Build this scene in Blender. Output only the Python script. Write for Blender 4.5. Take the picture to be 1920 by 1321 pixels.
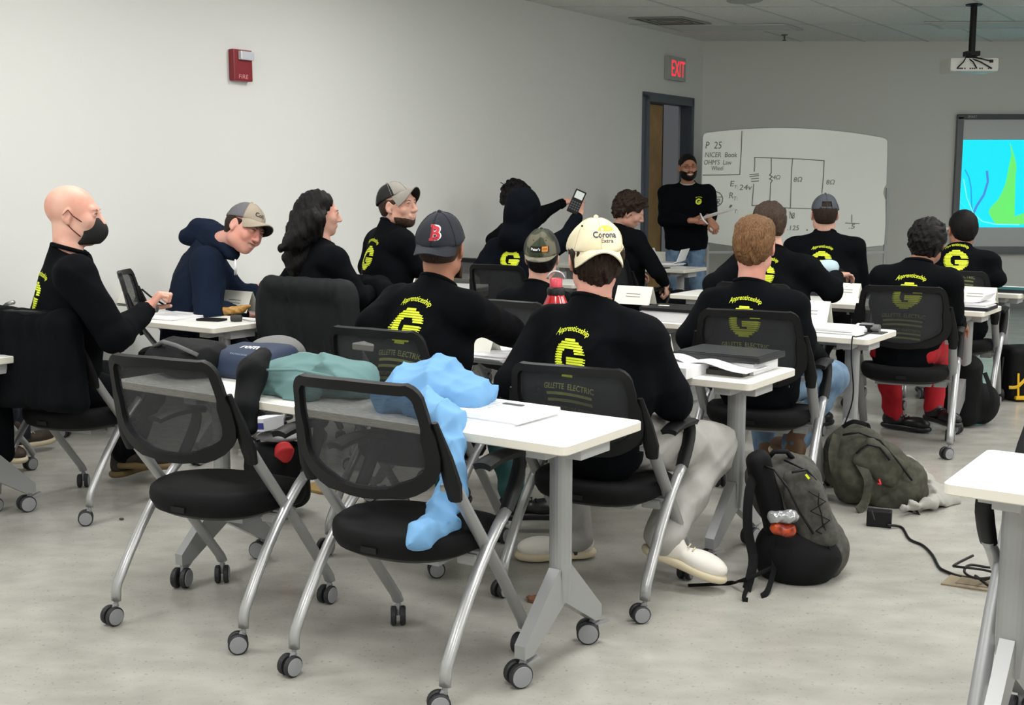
import bpy, bmesh, math, random
import numpy as np
from mathutils import Vector, Matrix
from mathutils.bvhtree import BVHTree
for o in list(bpy.data.objects): bpy.data.objects.remove(o)
SC = bpy.context.scene; COL = SC.collection
rnd = random.Random(7)
# ---------------------------------------------------------------- camera
F, CX, CY, H = 2200.0, 960.0, 660.5, 1.46
TH = math.atan((CY-350)/F)
cam = bpy.data.objects.new('camera', bpy.data.cameras.new('camera')); COL.objects.link(cam)
cam.location = (0, 0, H); cam.rotation_euler = (math.pi/2-TH, 0, 0)
cam.data.sensor_fit = 'HORIZONTAL'; cam.data.sensor_width = 36; cam.data.lens = 36*F/1920
SC.camera = cam
SC.view_settings.view_transform = 'Standard'; SC.view_settings.look = 'None'
SC.view_settings.gamma = 1; SC.view_settings.exposure = 0.12
SC.view_settings.use_curve_mapping = False
wd = bpy.data.worlds.new('world'); SC.world = wd; wd.use_nodes = True
wd.node_tree.nodes['Background'].inputs[0].default_value = (.5, .52, .55, 1)
wd.node_tree.nodes['Background'].inputs[1].default_value = .15
# ---------------------------------------------------------------- room axes: U runs along the table rows, W towards the front
U = np.array([.82, -.572, 0]); W = np.array([.572, .82, 0]); ZZ = np.array([0, 0, 1.])
def uv(u, v, z=0): return U*u+W*v+ZZ*z
def ray(x, y):
    a = (x-CX)/F; b = -(y-CY)/F
    return (a, math.cos(TH)+b*math.sin(TH), -math.sin(TH)+b*math.cos(TH))
def G(x, y, h=0.0):          # the point at height h seen at x, y
    r = ray(x, y); t = (h-H)/r[2]; return np.array([r[0]*t, r[1]*t, h])
def P(x, y, Y):              # the point at distance Y seen at x, y
    r = ray(x, y); t = Y/r[1]; return np.array([r[0]*t, Y, H+r[2]*t])
CEIL = 3.15; WALLU = -6.25; FRONTY = 14.15; BACKV = -2.6; RIGHTU = 6.5
# lights: recessed ceiling panels over the rear of the room, plus unseen ones added to brighten the front; fixtures in view are off
LIGHT_UV = [(-4.3, -1.0), (-4.3, 1.4), (-4.3, 3.8), (-4.3, 6.2), (-1.3, -1.0), (-1.3, 1.4), (-1.3, 3.8),
            (1.7, -1.0), (1.7, 1.4), (1.7, 3.8), (1.7, 6.2), (-1.3, 6.2), (1.7, 8.6), (-1.0, 8.8), (1.7, 10.9), (4.4, 1.4), (4.4, 3.8), (4.4, 6.2), (4.4, 8.6)]  # after the rear ones: unseen panels added for the dim whiteboard and front wall
LAMP_W = 34.0
for i, (u, v) in enumerate(LIGHT_UV):
    L = bpy.data.lights.new('ceiling_lamp', 'AREA'); L.shape = 'RECTANGLE'; L.size = 1.15; L.size_y = .55
    L.energy = LAMP_W; L.color = (1, .992, .975)
    o = bpy.data.objects.new('ceiling_lamp', L); COL.objects.link(o)
    p = uv(u, v, CEIL-.03); o.location = p; o.rotation_euler = (0, 0, math.atan2(U[1], U[0]))
# ---------------------------------------------------------------- materials
def lin(c):
    return tuple(((x/255)/12.92 if x/255 <= .04045 else ((x/255+.055)/1.055)**2.4) for x in c)+(1,)
MATS = {}
def mat(name, c, rough=.6, metal=0, spec=.5, noise=None, bump=None, trans=0, alpha=1, emit=0, sheen=0, coat=0):
    if name in MATS: return MATS[name]
    m = bpy.data.materials.new(name); m.use_nodes = True; nt = m.node_tree; b = nt.nodes['Principled BSDF']
    col = lin(c); b.inputs['Base Color'].default_value = col
    b.inputs['Roughness'].default_value = rough; b.inputs['Metallic'].default_value = metal
    b.inputs['Specular IOR Level'].default_value = spec
    if trans: b.inputs['Transmission Weight'].default_value = trans
    if alpha < 1: b.inputs['Alpha'].default_value = alpha
    if sheen: b.inputs['Sheen Weight'].default_value = sheen; b.inputs['Sheen Roughness'].default_value = .5
    if coat: b.inputs['Coat Weight'].default_value = coat; b.inputs['Coat Roughness'].default_value = .1
    if emit:
        b.inputs['Emission Color'].default_value = col; b.inputs['Emission Strength'].default_value = emit
    tc = nt.nodes.new('ShaderNodeTexCoord')
    if noise:                     # (colour2, scale, detail, lo, hi)
        n = nt.nodes.new('ShaderNodeTexNoise'); n.inputs['Scale'].default_value = noise[1]; n.inputs['Detail'].default_value = noise[2]
        r = nt.nodes.new('ShaderNodeValToRGB'); r.color_ramp.elements[0].position = noise[3]; r.color_ramp.elements[1].position = noise[4]
        r.color_ramp.elements[0].color = col; r.color_ramp.elements[1].color = lin(noise[0])
        nt.links.new(tc.outputs['Object'], n.inputs['Vector']); nt.links.new(n.outputs['Fac'], r.inputs['Fac'])
        nt.links.new(r.outputs['Color'], b.inputs['Base Color'])
    if bump:                      # (scale, strength, distance)
        n = nt.nodes.new('ShaderNodeTexNoise'); n.inputs['Scale'].default_value = bump[0]; n.inputs['Detail'].default_value = 4
        bp = nt.nodes.new('ShaderNodeBump'); bp.inputs['Strength'].default_value = bump[1]; bp.inputs['Distance'].default_value = bump[2]
        nt.links.new(tc.outputs['Object'], n.inputs['Vector']); nt.links.new(n.outputs['Fac'], bp.inputs['Height'])
        nt.links.new(bp.outputs['Normal'], b.inputs['Normal'])
    MATS[name] = m; return m
M_WALL = mat('wall_paint', (221, 222, 219), .55, spec=.35, bump=(260, .05, .002))
M_FRONT = mat('front_wall_paint', (216, 217, 212), .6, spec=.3, bump=(260, .05, .002))
M_BASE = mat('baseboard_vinyl', (120, 122, 122), .5)
M_TILE = mat('ceiling_tile', (226, 228, 224), .8, noise=((206, 208, 204), 90, 6, .45, .75), bump=(160, .15, .002))
M_GRID = mat('ceiling_grid', (190, 192, 188), .5)
M_WHITE = mat('white_laminate', (236, 236, 231), .38, spec=.4)
M_EDGE = mat('table_edge', (222, 218, 206), .5)
M_METAL = mat('grey_coated_steel', (158, 159, 160), .38, metal=.35)
M_METAL2 = mat('silver_steel', (172, 173, 174), .3, metal=.6)
M_PLAST = mat('light_grey_plastic', (176, 177, 178), .45)
M_BLK = mat('black_plastic', (11, 12, 14), .45, spec=.3)
M_TYRE = mat('tyre_rubber', (30, 31, 34), .6)
M_HUB = mat('wheel_hub', (140, 141, 144), .5)
M_SEAT = mat('black_seat_fabric', (10, 11, 13), .75, spec=.2, bump=(700, .2, .001))
M_FRAME = mat('chair_back_frame', (11, 12, 14), .5, spec=.25)
def mesh_fabric():
    m = bpy.data.materials.new('chair_mesh_fabric'); m.use_nodes = True; nt = m.node_tree; b = nt.nodes['Principled BSDF']
    b.inputs['Base Color'].default_value = lin((36, 38, 41)); b.inputs['Roughness'].default_value = .75
    tc = nt.nodes.new('ShaderNodeTexCoord'); mp = nt.nodes.new('ShaderNodeMapping'); mp.inputs['Scale'].default_value = (40, 40, 420)
    n = nt.nodes.new('ShaderNodeTexNoise'); n.inputs['Scale'].default_value = 1; n.inputs['Detail'].default_value = 2
    r = nt.nodes.new('ShaderNodeMapRange'); r.inputs[1].default_value = .3; r.inputs[2].default_value = .7; r.inputs[3].default_value = .79; r.inputs[4].default_value = .85
    nt.links.new(tc.outputs['Object'], mp.inputs[0]); nt.links.new(mp.outputs[0], n.inputs['Vector']); nt.links.new(n.outputs['Fac'], r.inputs[0])
    nt.links.new(r.outputs[0], b.inputs['Alpha']); return m
M_MESH = mesh_fabric()
M_PAPER = mat('white_paper', (244, 244, 246), .6)
M_CARD = mat('cream_card', (240, 239, 228), .6)
M_INK = mat('print_ink', (70, 70, 74), .6)
M_YEL = mat('neon_yellow_print', (226, 240, 40), .55)
M_YELT = mat('pale_yellow_print', (226, 236, 130), .55)
SWEAT = mat('black_sweatshirt_cotton', (8, 10, 14), .9, spec=.08, sheen=0, bump=(900, .25, .001))
SWEAT2 = mat('black_long_sleeve_cotton', (9, 11, 14), .9, spec=.08, sheen=0, bump=(900, .25, .001))
NAVY = mat('navy_hoodie_fleece', (22, 32, 50), .9, spec=.1, sheen=0, bump=(600, .3, .001))
BLKH = mat('blackish_navy_fleece', (7, 11, 18), .9, spec=.08, sheen=0, bump=(600, .3, .001))
def skin(n, c): 
    m = mat(n, c, .5, spec=.4, noise=(tuple(int(x*f) for x, f in zip(c, (.96, .86, .84))), 9, 3, .4, .7), bump=(300, .12, .001))
    b = m.node_tree.nodes['Principled BSDF']
    b.inputs['Subsurface Weight'].default_value = .12; b.inputs['Subsurface Radius'].default_value = (.02, .008, .004); return m
SK_PALE = skin('pale_skin', (222, 176, 158)); SK_FAIR = skin('fair_skin', (212, 168, 150)); SK_TAN = skin('tan_skin', (170, 122, 98))
SK_PINK = skin('pinkish_skin', (220, 164, 148))
def hairm(n, c, c2):
    m = mat(n, c, .55, spec=.18, noise=(c2, 1, 3, .38, .66), bump=(1, .9, .004)); nt = m.node_tree
    tc = [x for x in nt.nodes if x.type == 'TEX_COORD'][0]; mp = nt.nodes.new('ShaderNodeMapping'); mp.inputs['Scale'].default_value = (260, 260, 45); nt.links.new(tc.outputs['Object'], mp.inputs[0])
    for x in nt.nodes:
        if x.type == 'TEX_NOISE': nt.links.new(mp.outputs[0], x.inputs['Vector'])
    return m
HR_BLACK = hairm('black_hair', (7, 6, 7), (18, 15, 15)); HR_DARK = hairm('dark_brown_hair', (30, 21, 16), (56, 40, 30))
HR_BROWN = hairm('brown_hair', (88, 62, 40), (132, 98, 66)); HR_MED = hairm('medium_brown_hair', (44, 33, 27), (76, 60, 48))
JEANS = mat('blue_denim', (110, 136, 160), .85, noise=((74, 100, 128), 14, 5, .35, .7), bump=(500, .3, .001))
GREYP = mat('light_grey_trousers', (172, 170, 166), .85, bump=(300, .2, .001), noise=((156, 154, 150), 10, 4, .4, .7))
BLKP = mat('black_trousers', (10, 12, 15), .88, spec=.1, bump=(300, .2, .001))
REDP = mat('red_trousers', (176, 12, 30), .8, bump=(300, .2, .001))
TEALP = mat('teal_trousers', (40, 84, 84), .85, bump=(300, .2, .001))
M_WSHOE = mat('white_leather', (226, 222, 214), .5); M_SOLE = mat('cream_sole', (204, 192, 164), .6); M_BSHOE = mat('black_leather', (20, 21, 24), .4)
M_BRBOOT = mat('brown_leather', (98, 72, 50), .6)
# ---------------------------------------------------------------- object helpers
def nm(v): v = np.asarray(v, float); return v/np.linalg.norm(v)
def tag(o, label=None, cat=None, group=None, kind=None):
    if label: o['label'] = label
    if cat: o['category'] = cat
    if group: o['group'] = group
    if kind: o['kind'] = kind
    return o
def empty(name, loc, rz=0, label=None, cat=None, group=None):
    o = bpy.data.objects.new(name, None); COL.objects.link(o); o.empty_display_size = .1
    o.location = loc; o.rotation_euler = (0, 0, rz); o.matrix_world = Matrix.Translation(Vector(loc)) @ Matrix.Rotation(rz, 4, 'Z')
    return tag(o, label, cat, group)
def make(name, vs, fs, mats, parent=None, smooth=False, mi=None, world=False, auto=None):
    me = bpy.data.meshes.new(name)
    me.from_pydata([tuple(map(float, v)) for v in vs] if not isinstance(vs, np.ndarray) else vs.tolist(), [], fs if isinstance(fs, list) else fs.tolist())
    if not isinstance(mats, (list, tuple)): mats = [mats]
    for m in mats: me.materials.append(m)
    if mi is not None: me.polygons.foreach_set('material_index', np.asarray(mi, dtype=np.int32))
    if smooth: me.polygons.foreach_set('use_smooth', np.ones(len(me.polygons), dtype=bool))
    if auto is not None:
        me.polygons.foreach_set('use_smooth', np.ones(len(me.polygons), dtype=bool)); me.set_sharp_from_angle(angle=math.radians(auto))
    me.update()
    o = bpy.data.objects.new(name, me); COL.objects.link(o)
    if parent is not None:
        o.parent = parent
        if world: o.matrix_parent_inverse = wm(parent).inverted()
    return o
def wm(o):
    if o.parent is None: return Matrix.LocRotScale(o.location, o.rotation_euler, o.scale)
    return wm(o.parent) @ o.matrix_parent_inverse @ Matrix.LocRotScale(o.location, o.rotation_euler, o.scale)
class MB:
    def __init__(s): s.v = []; s.f = []; s.m = []; s.k = 0
    def add(s, vs, fs, k=None):
        n = len(s.v); s.v += [np.asarray(v, float) for v in vs]; s.f += [tuple(i+n for i in f) for f in fs]
        s.m += [s.k if k is None else k]*len(fs); return s
    def box(s, c, h, R=None, b=0, k=None):
        c = np.asarray(c, float); h = np.asarray(h, float); R = np.eye(3) if R is None else np.asarray(R)
        if b <= 0:
            vs = [c+R@(h*np.array([x, y, z])) for x in (-1, 1) for y in (-1, 1) for z in (-1, 1)]
            return s.add(vs, [(0, 1, 3, 2), (4, 6, 7, 5), (0, 4, 5, 1), (2, 3, 7, 6), (0, 2, 6, 4), (1, 5, 7, 3)], k)
        bm = bmesh.new(); bmesh.ops.create_cube(bm, size=2)
        for v in bm.verts: v.co = Vector(h*np.array(v.co))
        bmesh.ops.bevel(bm, geom=list(bm.edges), offset=min(b, min(h)*.95), segments=2, profile=.7, affect='EDGES')
        bm.verts.index_update()
        vs = [c+R@np.array(v.co) for v in bm.verts]; fs = [tuple(v.index for v in f.verts) for f in bm.faces]; bm.free()
        return s.add(vs, fs, k)
    def tube(s, pts, r, n=10, sx=1, sy=1, up=None, caps=True, closed=False, k=None, flat=False):
        pts = [np.asarray(p, float) for p in pts]; N = len(pts); rr = r if isinstance(r, (list, tuple, np.ndarray)) else [r]*N
        vs = []; ref = np.array([0, 0, 1.]) if up is None else np.asarray(up, float); prev = None
        for i in range(N):
            if closed: t = pts[(i+1) % N]-pts[i-1]
            else: t = pts[min(i+1, N-1)]-pts[max(i-1, 0)]
            t = nm(t)
            if up is not None or prev is None:
                a = np.cross(ref, t)
                if np.linalg.norm(a) < 1e-3: a = np.cross([0, 1., 0], t)
                if np.linalg.norm(a) < 1e-3: a = np.cross([1., 0, 0], t)
            else: a = prev-t*np.dot(prev, t)
            a = nm(a); b = np.cross(t, a); prev = a
            for j in range(n):
                w = 2*math.pi*(j+.5)/n; cx, cy = math.cos(w), math.sin(w)
                if flat: q = max(abs(cx), abs(cy)); cx /= q; cy /= q
                vs.append(pts[i]+rr[i]*(a*cx*sx+b*cy*sy))
        fs = []
        for i in range(N if closed else N-1):
            for j in range(n):
                i2 = (i+1) % N; fs.append((i*n+j, i*n+(j+1) % n, i2*n+(j+1) % n, i2*n+j))
        if caps and not closed: fs += [tuple(range(n))[::-1], tuple((N-1)*n+j for j in range(n))]
        return s.add(vs, fs, k)
    def lathe(s, prof, c=(0, 0, 0), R=None, n=24, k=None):
        R = np.eye(3) if R is None else R; c = np.asarray(c, float); vs = []
        for r, z in prof:
            for j in range(n):
                w = 2*math.pi*j/n; vs.append(c+R@np.array([r*math.cos(w), r*math.sin(w), z]))
        fs = [(i*n+j, i*n+(j+1) % n, (i+1)*n+(j+1) % n, (i+1)*n+j) for i in range(len(prof)-1) for j in range(n)]
        fs += [tuple(range(n))[::-1], tuple((len(prof)-1)*n+j for j in range(n))]
        return s.add(vs, fs, k)
    def sph(s, c, r, n=12, R=None, k=None):
        r = np.ones(3)*r if np.isscalar(r) else np.asarray(r, float)
        prof = [(max(1e-4, math.sin(math.pi*i/n)), -math.cos(math.pi*i/n)) for i in range(n+1)]
        A = (np.eye(3) if R is None else R)@np.diag(r); return s.lathe(prof, c, A, n*2, k)
    def prism(s, poly, z0, z1, R=None, c=(0, 0, 0), k=None):      # poly in local xy
        R = np.eye(3) if R is None else R; c = np.asarray(c, float); n = len(poly)
        vs = [c+R@np.array([x, y, z]) for z in (z0, z1) for x, y in poly]
        return s.add(vs, [tuple(range(n))[::-1], tuple(range(n, 2*n))]+[(i, (i+1) % n, n+(i+1) % n, n+i) for i in range(n)], k)
    def grid(s, fn, nu, nv, th=0, k=None, closeu=False):          # surface fn(u,v) given thickness th
        p = np.array([[fn(i/(nu), j/(nv)) for j in range(nv+1)] for i in range(nu+1)], float)
        if th:
            gu = np.gradient(p, axis=0); gv = np.gradient(p, axis=1); nn = np.cross(gu, gv); nn /= np.linalg.norm(nn, axis=2, keepdims=True)+1e-9
            q = p-nn*th
        a = (nu+1)*(nv+1); vs = list(p.reshape(-1, 3)); I = lambda i, j: i*(nv+1)+j
        fs = [(I(i, j), I(i+1, j), I(i+1, j+1), I(i, j+1)) for i in range(nu) for j in range(nv)]
        if th:
            vs += list(q.reshape(-1, 3)); fs += [tuple(a+x for x in f[::-1]) for f in fs[:]]
            for i in range(nu):
                for j in (0, nv):
                    f = (I(i, j), I(i+1, j), a+I(i+1, j), a+I(i, j)); fs.append(f if j else f[::-1])
            for j in range(nv):
                for i in (0, nu):
                    f = (I(i, j), I(i, j+1), a+I(i, j+1), a+I(i, j)); fs.append(f[::-1] if i else f)
        return s.add(vs, fs, k)
    def build(s, name, mats, parent=None, smooth=False, world=False, auto=None):
        return make(name, s.v, s.f, mats, parent, smooth, s.m if isinstance(mats, (list, tuple)) else None, world, auto)
def rz(a): c, s = math.cos(a), math.sin(a); return np.array([[c, -s, 0], [s, c, 0], [0, 0, 1.]])
def rx(a): c, s = math.cos(a), math.sin(a); return np.array([[1., 0, 0], [0, c, -s], [0, s, c]])
def ry(a): c, s = math.cos(a), math.sin(a); return np.array([[c, 0, s], [0, 1., 0], [-s, 0, c]])
def copy_tree(o, parent=None):
    c = o.copy(); COL.objects.link(c)
    if parent is not None: c.parent = parent
    for ch in list(o.children): copy_tree(ch, c)
    return c
# ---------------------------------------------------------------- implicit surfaces -> one smooth continuous mesh
def noise3(p, f, seed=0, warp=1.2):
    r = np.random.RandomState(seed); out = 0
    q = p*f
    for i in range(4):
        d = nm(r.randn(3)); e = nm(r.randn(3)); ph = r.rand()*6.28
        out = out+np.sin((q@d)*(1+.45*i)+ph+warp*np.sin((q@e)*.8+ph*2))
    return out/4
def folds(p, f, seed=0, warp=2.2):
    r = np.random.RandomState(seed+50); out = 0; tot = 0
    for i in range(3):
        d = nm(r.randn(3)); fi = f*(1, 1.7, 2.6)[i]; w = (1, .55, .28)[i]
        ph = (p@d)*fi+warp*noise3(p, fi*.42, seed+i*7, 1.2)+r.rand()*6.28; out = out+w*(np.abs(np.sin(ph))**.8-.62); tot += w
    return out/tot
class SDF:
    def __init__(s): s.pr = []; s.post = None
    def cone(s, a, b, ra, rb, k=.03, op='u'):
        a = np.asarray(a, float); b = np.asarray(b, float); R = max(ra, rb)
        def f(p):
            ba = b-a; t = np.clip(((p-a)@ba)/(ba@ba+1e-12), 0, 1); return np.linalg.norm(p-a-t[:, None]*ba, axis=1)-(ra+(rb-ra)*t)
        s.pr.append((f, np.minimum(a, b)-R, np.maximum(a, b)+R, k, op)); return s
    def econe(s, a, b, ra, rb, X, sx, sy, k=.03, op='u', sb=None):
        a = np.asarray(a, float); b = np.asarray(b, float); z = nm(b-a); X = nm(np.asarray(X)-z*np.dot(X, z)); Y = np.cross(z, X); R = max(ra, rb)*max(sx, sy, 1)
        def f(p):
            ba = b-a; t = np.clip(((p-a)@ba)/(ba@ba), 0, 1); q = p-a-t[:, None]*ba
            return (np.sqrt((q@X/sx)**2+(q@Y/sy)**2+(q@z)**2)-(ra+(rb-ra)*t))*min(sx, sy, 1)
        s.pr.append((f, np.minimum(a, b)-R, np.maximum(a, b)+R, k, op)); return s
    def ell(s, c, r, R=None, k=.02, op='u'):
        c = np.asarray(c, float); r = np.asarray(r, float) if not np.isscalar(r) else np.ones(3)*r; R = np.eye(3) if R is None else R; m = r.max()
        def f(p):
            q = (p-c)@R; k0 = np.linalg.norm(q/r, axis=1); k1 = np.linalg.norm(q/r**2, axis=1)+1e-9; return k0*(k0-1)/k1
        s.pr.append((f, c-m, c+m, k, op)); return s
    def box(s, c, h, R=None, rd=.02, k=.02, op='u'):
        c = np.asarray(c, float); h = np.asarray(h, float); R = np.eye(3) if R is None else R; m = np.linalg.norm(h)
        def f(p):
            q = np.abs((p-c)@R)-(h-rd); return np.linalg.norm(np.maximum(q, 0), axis=1)+np.minimum(q.max(axis=1), 0)-rd
        s.pr.append((f, c-m, c+m, k, op)); return s
    def plane(s, n, d, k=.005):              # keep  n.p < d
        n = nm(n)
        s.pr.append((lambda p: p@n-d, None, None, k, 'i')); return s
    def fn(s, f, k=.005, op='i'): s.pr.append((f, None, None, k, op)); return s
    def mesh(s, h, pad=.03, lo=None, hi=None):
        us = [p for p in s.pr if p[4] == 'u']
        lo = np.min([p[1] for p in us], axis=0)-pad if lo is None else np.asarray(lo, float); hi = np.max([p[2] for p in us], axis=0)+pad if hi is None else np.asarray(hi, float)
        n = np.ceil((hi-lo)/h).astype(int)+1
        ax = [lo[i]+h*np.arange(n[i]) for i in range(3)]
        D = np.full(n, 1.0, dtype=np.float64)
        for f, a, b, k, op in s.pr:
            if a is None: i0 = np.zeros(3, int); i1 = n.copy()
            else:
                i0 = np.clip(np.floor((a-lo-k*1.5-.012)/h).astype(int), 0, n); i1 = np.clip(np.ceil((b-lo+k*1.5+.012)/h).astype(int)+1, 0, n)
                if (i1 <= i0).any(): continue
            gx, gy, gz = np.meshgrid(ax[0][i0[0]:i1[0]], ax[1][i0[1]:i1[1]], ax[2][i0[2]:i1[2]], indexing='ij')
            p = np.stack([gx.ravel(), gy.ravel(), gz.ravel()], 1); d = f(p).reshape(gx.shape)
            sl = tuple(slice(i0[i], i1[i]) for i in range(3)); e = D[sl]
            if op == 'u': hh = np.clip(.5+.5*(e-d)/k, 0, 1); D[sl] = e*(1-hh)+d*hh-k*hh*(1-hh)
            else:
                if op == 's': d = -d
                hh = np.clip(.5-.5*(e-d)/k, 0, 1); D[sl] = e*(1-hh)+d*hh+k*hh*(1-hh)
        if s.post is not None:
            msk = np.abs(D) < .06; idx = np.argwhere(msk)
            if len(idx): D[msk] += s.post(lo+idx*h)
        return nets(D, lo, h)
def nets(D, lo, h):
    D = np.pad(D, 1, constant_values=1.0); lo = lo-h
    S = D < 0; c = None; nn = [x-1 for x in D.shape]
    cnt = np.zeros(nn, int)
    for dx in (0, 1):
        for dy in (0, 1):
            for dz in (0, 1): cnt += S[dx:dx+nn[0], dy:dy+nn[1], dz:dz+nn[2]]
    act = (cnt > 0) & (cnt < 8); ids = np.full(nn, -1, dtype=np.int64); A = np.argwhere(act); ids[act] = np.arange(len(A))
    if not len(A): return np.zeros((0, 3)), []
    sm = np.zeros((len(A), 3)); ct = np.zeros(len(A))
    cor = [(x, y, z) for x in (0, 1) for y in (0, 1) for z in (0, 1)]
    for a in cor:
        for ax in range(3):
            if a[ax]: continue
            b = list(a); b[ax] = 1
            va = D[A[:, 0]+a[0], A[:, 1]+a[1], A[:, 2]+a[2]]; vb = D[A[:, 0]+b[0], A[:, 1]+b[1], A[:, 2]+b[2]]
            m = (va < 0) != (vb < 0); t = np.where(m, va/(va-vb+1e-12), 0)
            q = np.tile(np.array(a, float), (len(A), 1)); q[:, ax] += t; sm[m] += q[m]; ct[m] += 1
    V = lo+(A+sm/ct[:, None])*h; fs = []
    for ax in range(3):
        o1, o2 = [i for i in range(3) if i != ax]
        sh = [slice(1, -1)]*3; sh[ax] = slice(0, -1); s2 = list(sh); s2[ax] = slice(1, None)
        a = S[tuple(sh)]; b = S[tuple(s2)]; E = np.argwhere(a != b)
        if not len(E): continue
        fl = a[E[:, 0], E[:, 1], E[:, 2]]; E = E+1; E[:, ax] -= 1
        def cell(d1, d2): q = E.copy(); q[:, o1] -= d1; q[:, o2] -= d2; return ids[q[:, 0], q[:, 1], q[:, 2]]
        Q = np.stack([cell(1, 1), cell(0, 1), cell(0, 0), cell(1, 0)], 1)
        flip = fl if ax != 1 else ~fl
        Q[~flip] = Q[~flip][:, ::-1]; fs.append(Q)
    return V, np.concatenate(fs)
def sdf_obj(name, sdf, h, m, parent, pad=.03, **kw):
    V, Fs = sdf.mesh(h, pad, **kw); 
    return make(name, V, Fs, m, parent, True, world=True)
# ---------------------------------------------------------------- lettering
_TX = {}
def text_mesh(t, shear=0.0, bold=0.0):
    key = (t, shear, bold)
    if key not in _TX:
        cu = bpy.data.curves.new('lettering', 'FONT'); cu.body = t; cu.size = 1; cu.shear = shear; cu.align_x = 'CENTER'; cu.align_y = 'CENTER'; cu.resolution_u = 3; cu.offset = bold
        o = bpy.data.objects.new('lettering', cu); COL.objects.link(o); bpy.context.view_layer.update()
        me = bpy.data.meshes.new_from_object(o.evaluated_get(bpy.context.evaluated_depsgraph_get()))
        vs = np.array([v.co[:2] for v in me.vertices]); fs = [tuple(p.vertices) for p in me.polygons]
        bpy.data.objects.remove(o); bpy.data.meshes.remove(me); _TX[key] = (vs, fs)
    return _TX[key]
def put_text(mb, t, w, h, x0=0, y0=0, shear=0, bold=0, k=None, arch=0, slope=0):   # appended in flat 2-D, z = 0
    vs, fs = text_mesh(t, shear, bold); a = vs.min(0); b = vs.max(0); q = (vs-(a+b)/2)/(b-a)
    x = q[:, 0]*w; y = q[:, 1]*h+slope*x
    if arch: y = y-arch*(x/(w/2))**2
    mb.add([(x0+X, y0+Y, 0) for X, Y in zip(x, y)], fs, k); return mb
def stroke(mb, pts, w=.004, k=None):          # marker pen line, flat 2-D
    pts = [np.asarray(p, float) for p in pts]
    for a, b in zip(pts[:-1], pts[1:]):
        d = b-a; L = np.linalg.norm(d)
        if L < 1e-6: continue
        d /= L; n = np.array([-d[1], d[0]])*w/2; e = d*w/2
        mb.add([(*(a-n-e), 0), (*(b-n+e), 0), (*(b+n+e), 0), (*(a+n-e), 0)], [(0, 1, 2, 3)], k)
    return mb
def on_plane(mb, c, X, Yv, off=0.0):          # place flat 2-D geometry on a plane
    X = nm(X); Yv = nm(Yv); n = np.cross(X, Yv); mb.v = [np.asarray(c)+X*v[0]+Yv*v[1]+n*(v[2]+off) for v in mb.v]; return mb
def project(mb, target, c, X, Yv, name, m, parent, off=.0025, dist=.4):
    """wrap flat lettering on to the surface of target, looking along -cross(X, Y)"""
    me = target.data; bvh = BVHTree.FromPolygons([tuple(v.co) for v in me.vertices], [tuple(p.vertices) for p in me.polygons])
    X = nm(X); Yv = nm(Yv); n = np.cross(X, Yv); out = []; miss = set()
    for i, v in enumerate(mb.v):
        p = np.asarray(c)+X*v[0]+Yv*v[1]+n*dist
        hit = bvh.ray_cast(Vector(p), Vector(-n), dist*2)
        if hit[0] is None: out.append(p); miss.add(i)
        else: out.append(np.array(hit[0])+n*off)
    keep = [j for j, f in enumerate(mb.f) if not any(i in miss for i in f)]
    if not keep: return None
    f = [mb.f[j] for j in keep]; mi = [mb.m[j] for j in keep]; us = sorted({i for q in f for i in q}); re = {a: b for b, a in enumerate(us)}
    return make(name, [out[i] for i in us], [tuple(re[i] for i in q) for q in f], m, parent, False, mi if isinstance(m, (list, tuple)) else None, world=True)
# ================================================================ THE ROOM
def floor_mat():
    m = bpy.data.materials.new('vinyl_floor'); m.use_nodes = True; nt = m.node_tree; b = nt.nodes['Principled BSDF']; L = nt.links.new
    tc = nt.nodes.new('ShaderNodeTexCoord')
    def no(sc, det, vec=None):
        n = nt.nodes.new('ShaderNodeTexNoise'); n.inputs['Scale'].default_value = sc; n.inputs['Detail'].default_value = det
        L(vec or tc.outputs['Object'], n.inputs['Vector']); return n.outputs['Fac']
    mp = nt.nodes.new('ShaderNodeMapping'); mp.inputs['Rotation'].default_value = (0, 0, .6); mp.inputs['Scale'].default_value = (5, 9, 1); L(tc.outputs['Object'], mp.inputs[0])
    r1 = nt.nodes.new('ShaderNodeValToRGB'); e = r1.color_ramp.elements; e[0].position = .33; e[0].color = lin((160, 158, 151)); e[1].position = .7; e[1].color = lin((178, 176, 169))
    L(no(1, 6, mp.outputs[0]), r1.inputs[0])
    r2 = nt.nodes.new('ShaderNodeValToRGB'); e = r2.color_ramp.elements; e[0].position = .63; e[0].color = (1, 1, 1, 1); e[1].position = .72; e[1].color = (.74, .73, .70, 1); L(no(70, 2), r2.inputs[0])
    mx = nt.nodes.new('ShaderNodeMix'); mx.data_type = 'RGBA'; mx.blend_type = 'MULTIPLY'; mx.inputs[0].default_value = 1; L(r1.outputs[0], mx.inputs[6]); L(r2.outputs[0], mx.inputs[7])
    L(mx.outputs[2], b.inputs['Base Color']); b.inputs['Specular IOR Level'].default_value = .45
    rr = nt.nodes.new('ShaderNodeMapRange'); rr.inputs[3].default_value = .16; rr.inputs[4].default_value = .3; L(no(3, 4), rr.inputs[0]); L(rr.outputs[0], b.inputs['Roughness'])
    bp = nt.nodes.new('ShaderNodeBump'); bp.inputs['Strength'].default_value = .12; bp.inputs['Distance'].default_value = .004; L(no(6, 2), bp.inputs['Height']); L(bp.outputs[0], b.inputs['Normal'])
    return m
vcorner = (FRONTY+.572*WALLU)/.82
cL = uv(WALLU, vcorner); cR = np.array([11.0, FRONTY, 0]); cBL = uv(WALLU, BACKV); cBR = uv(RIGHTU, BACKV)
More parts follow.
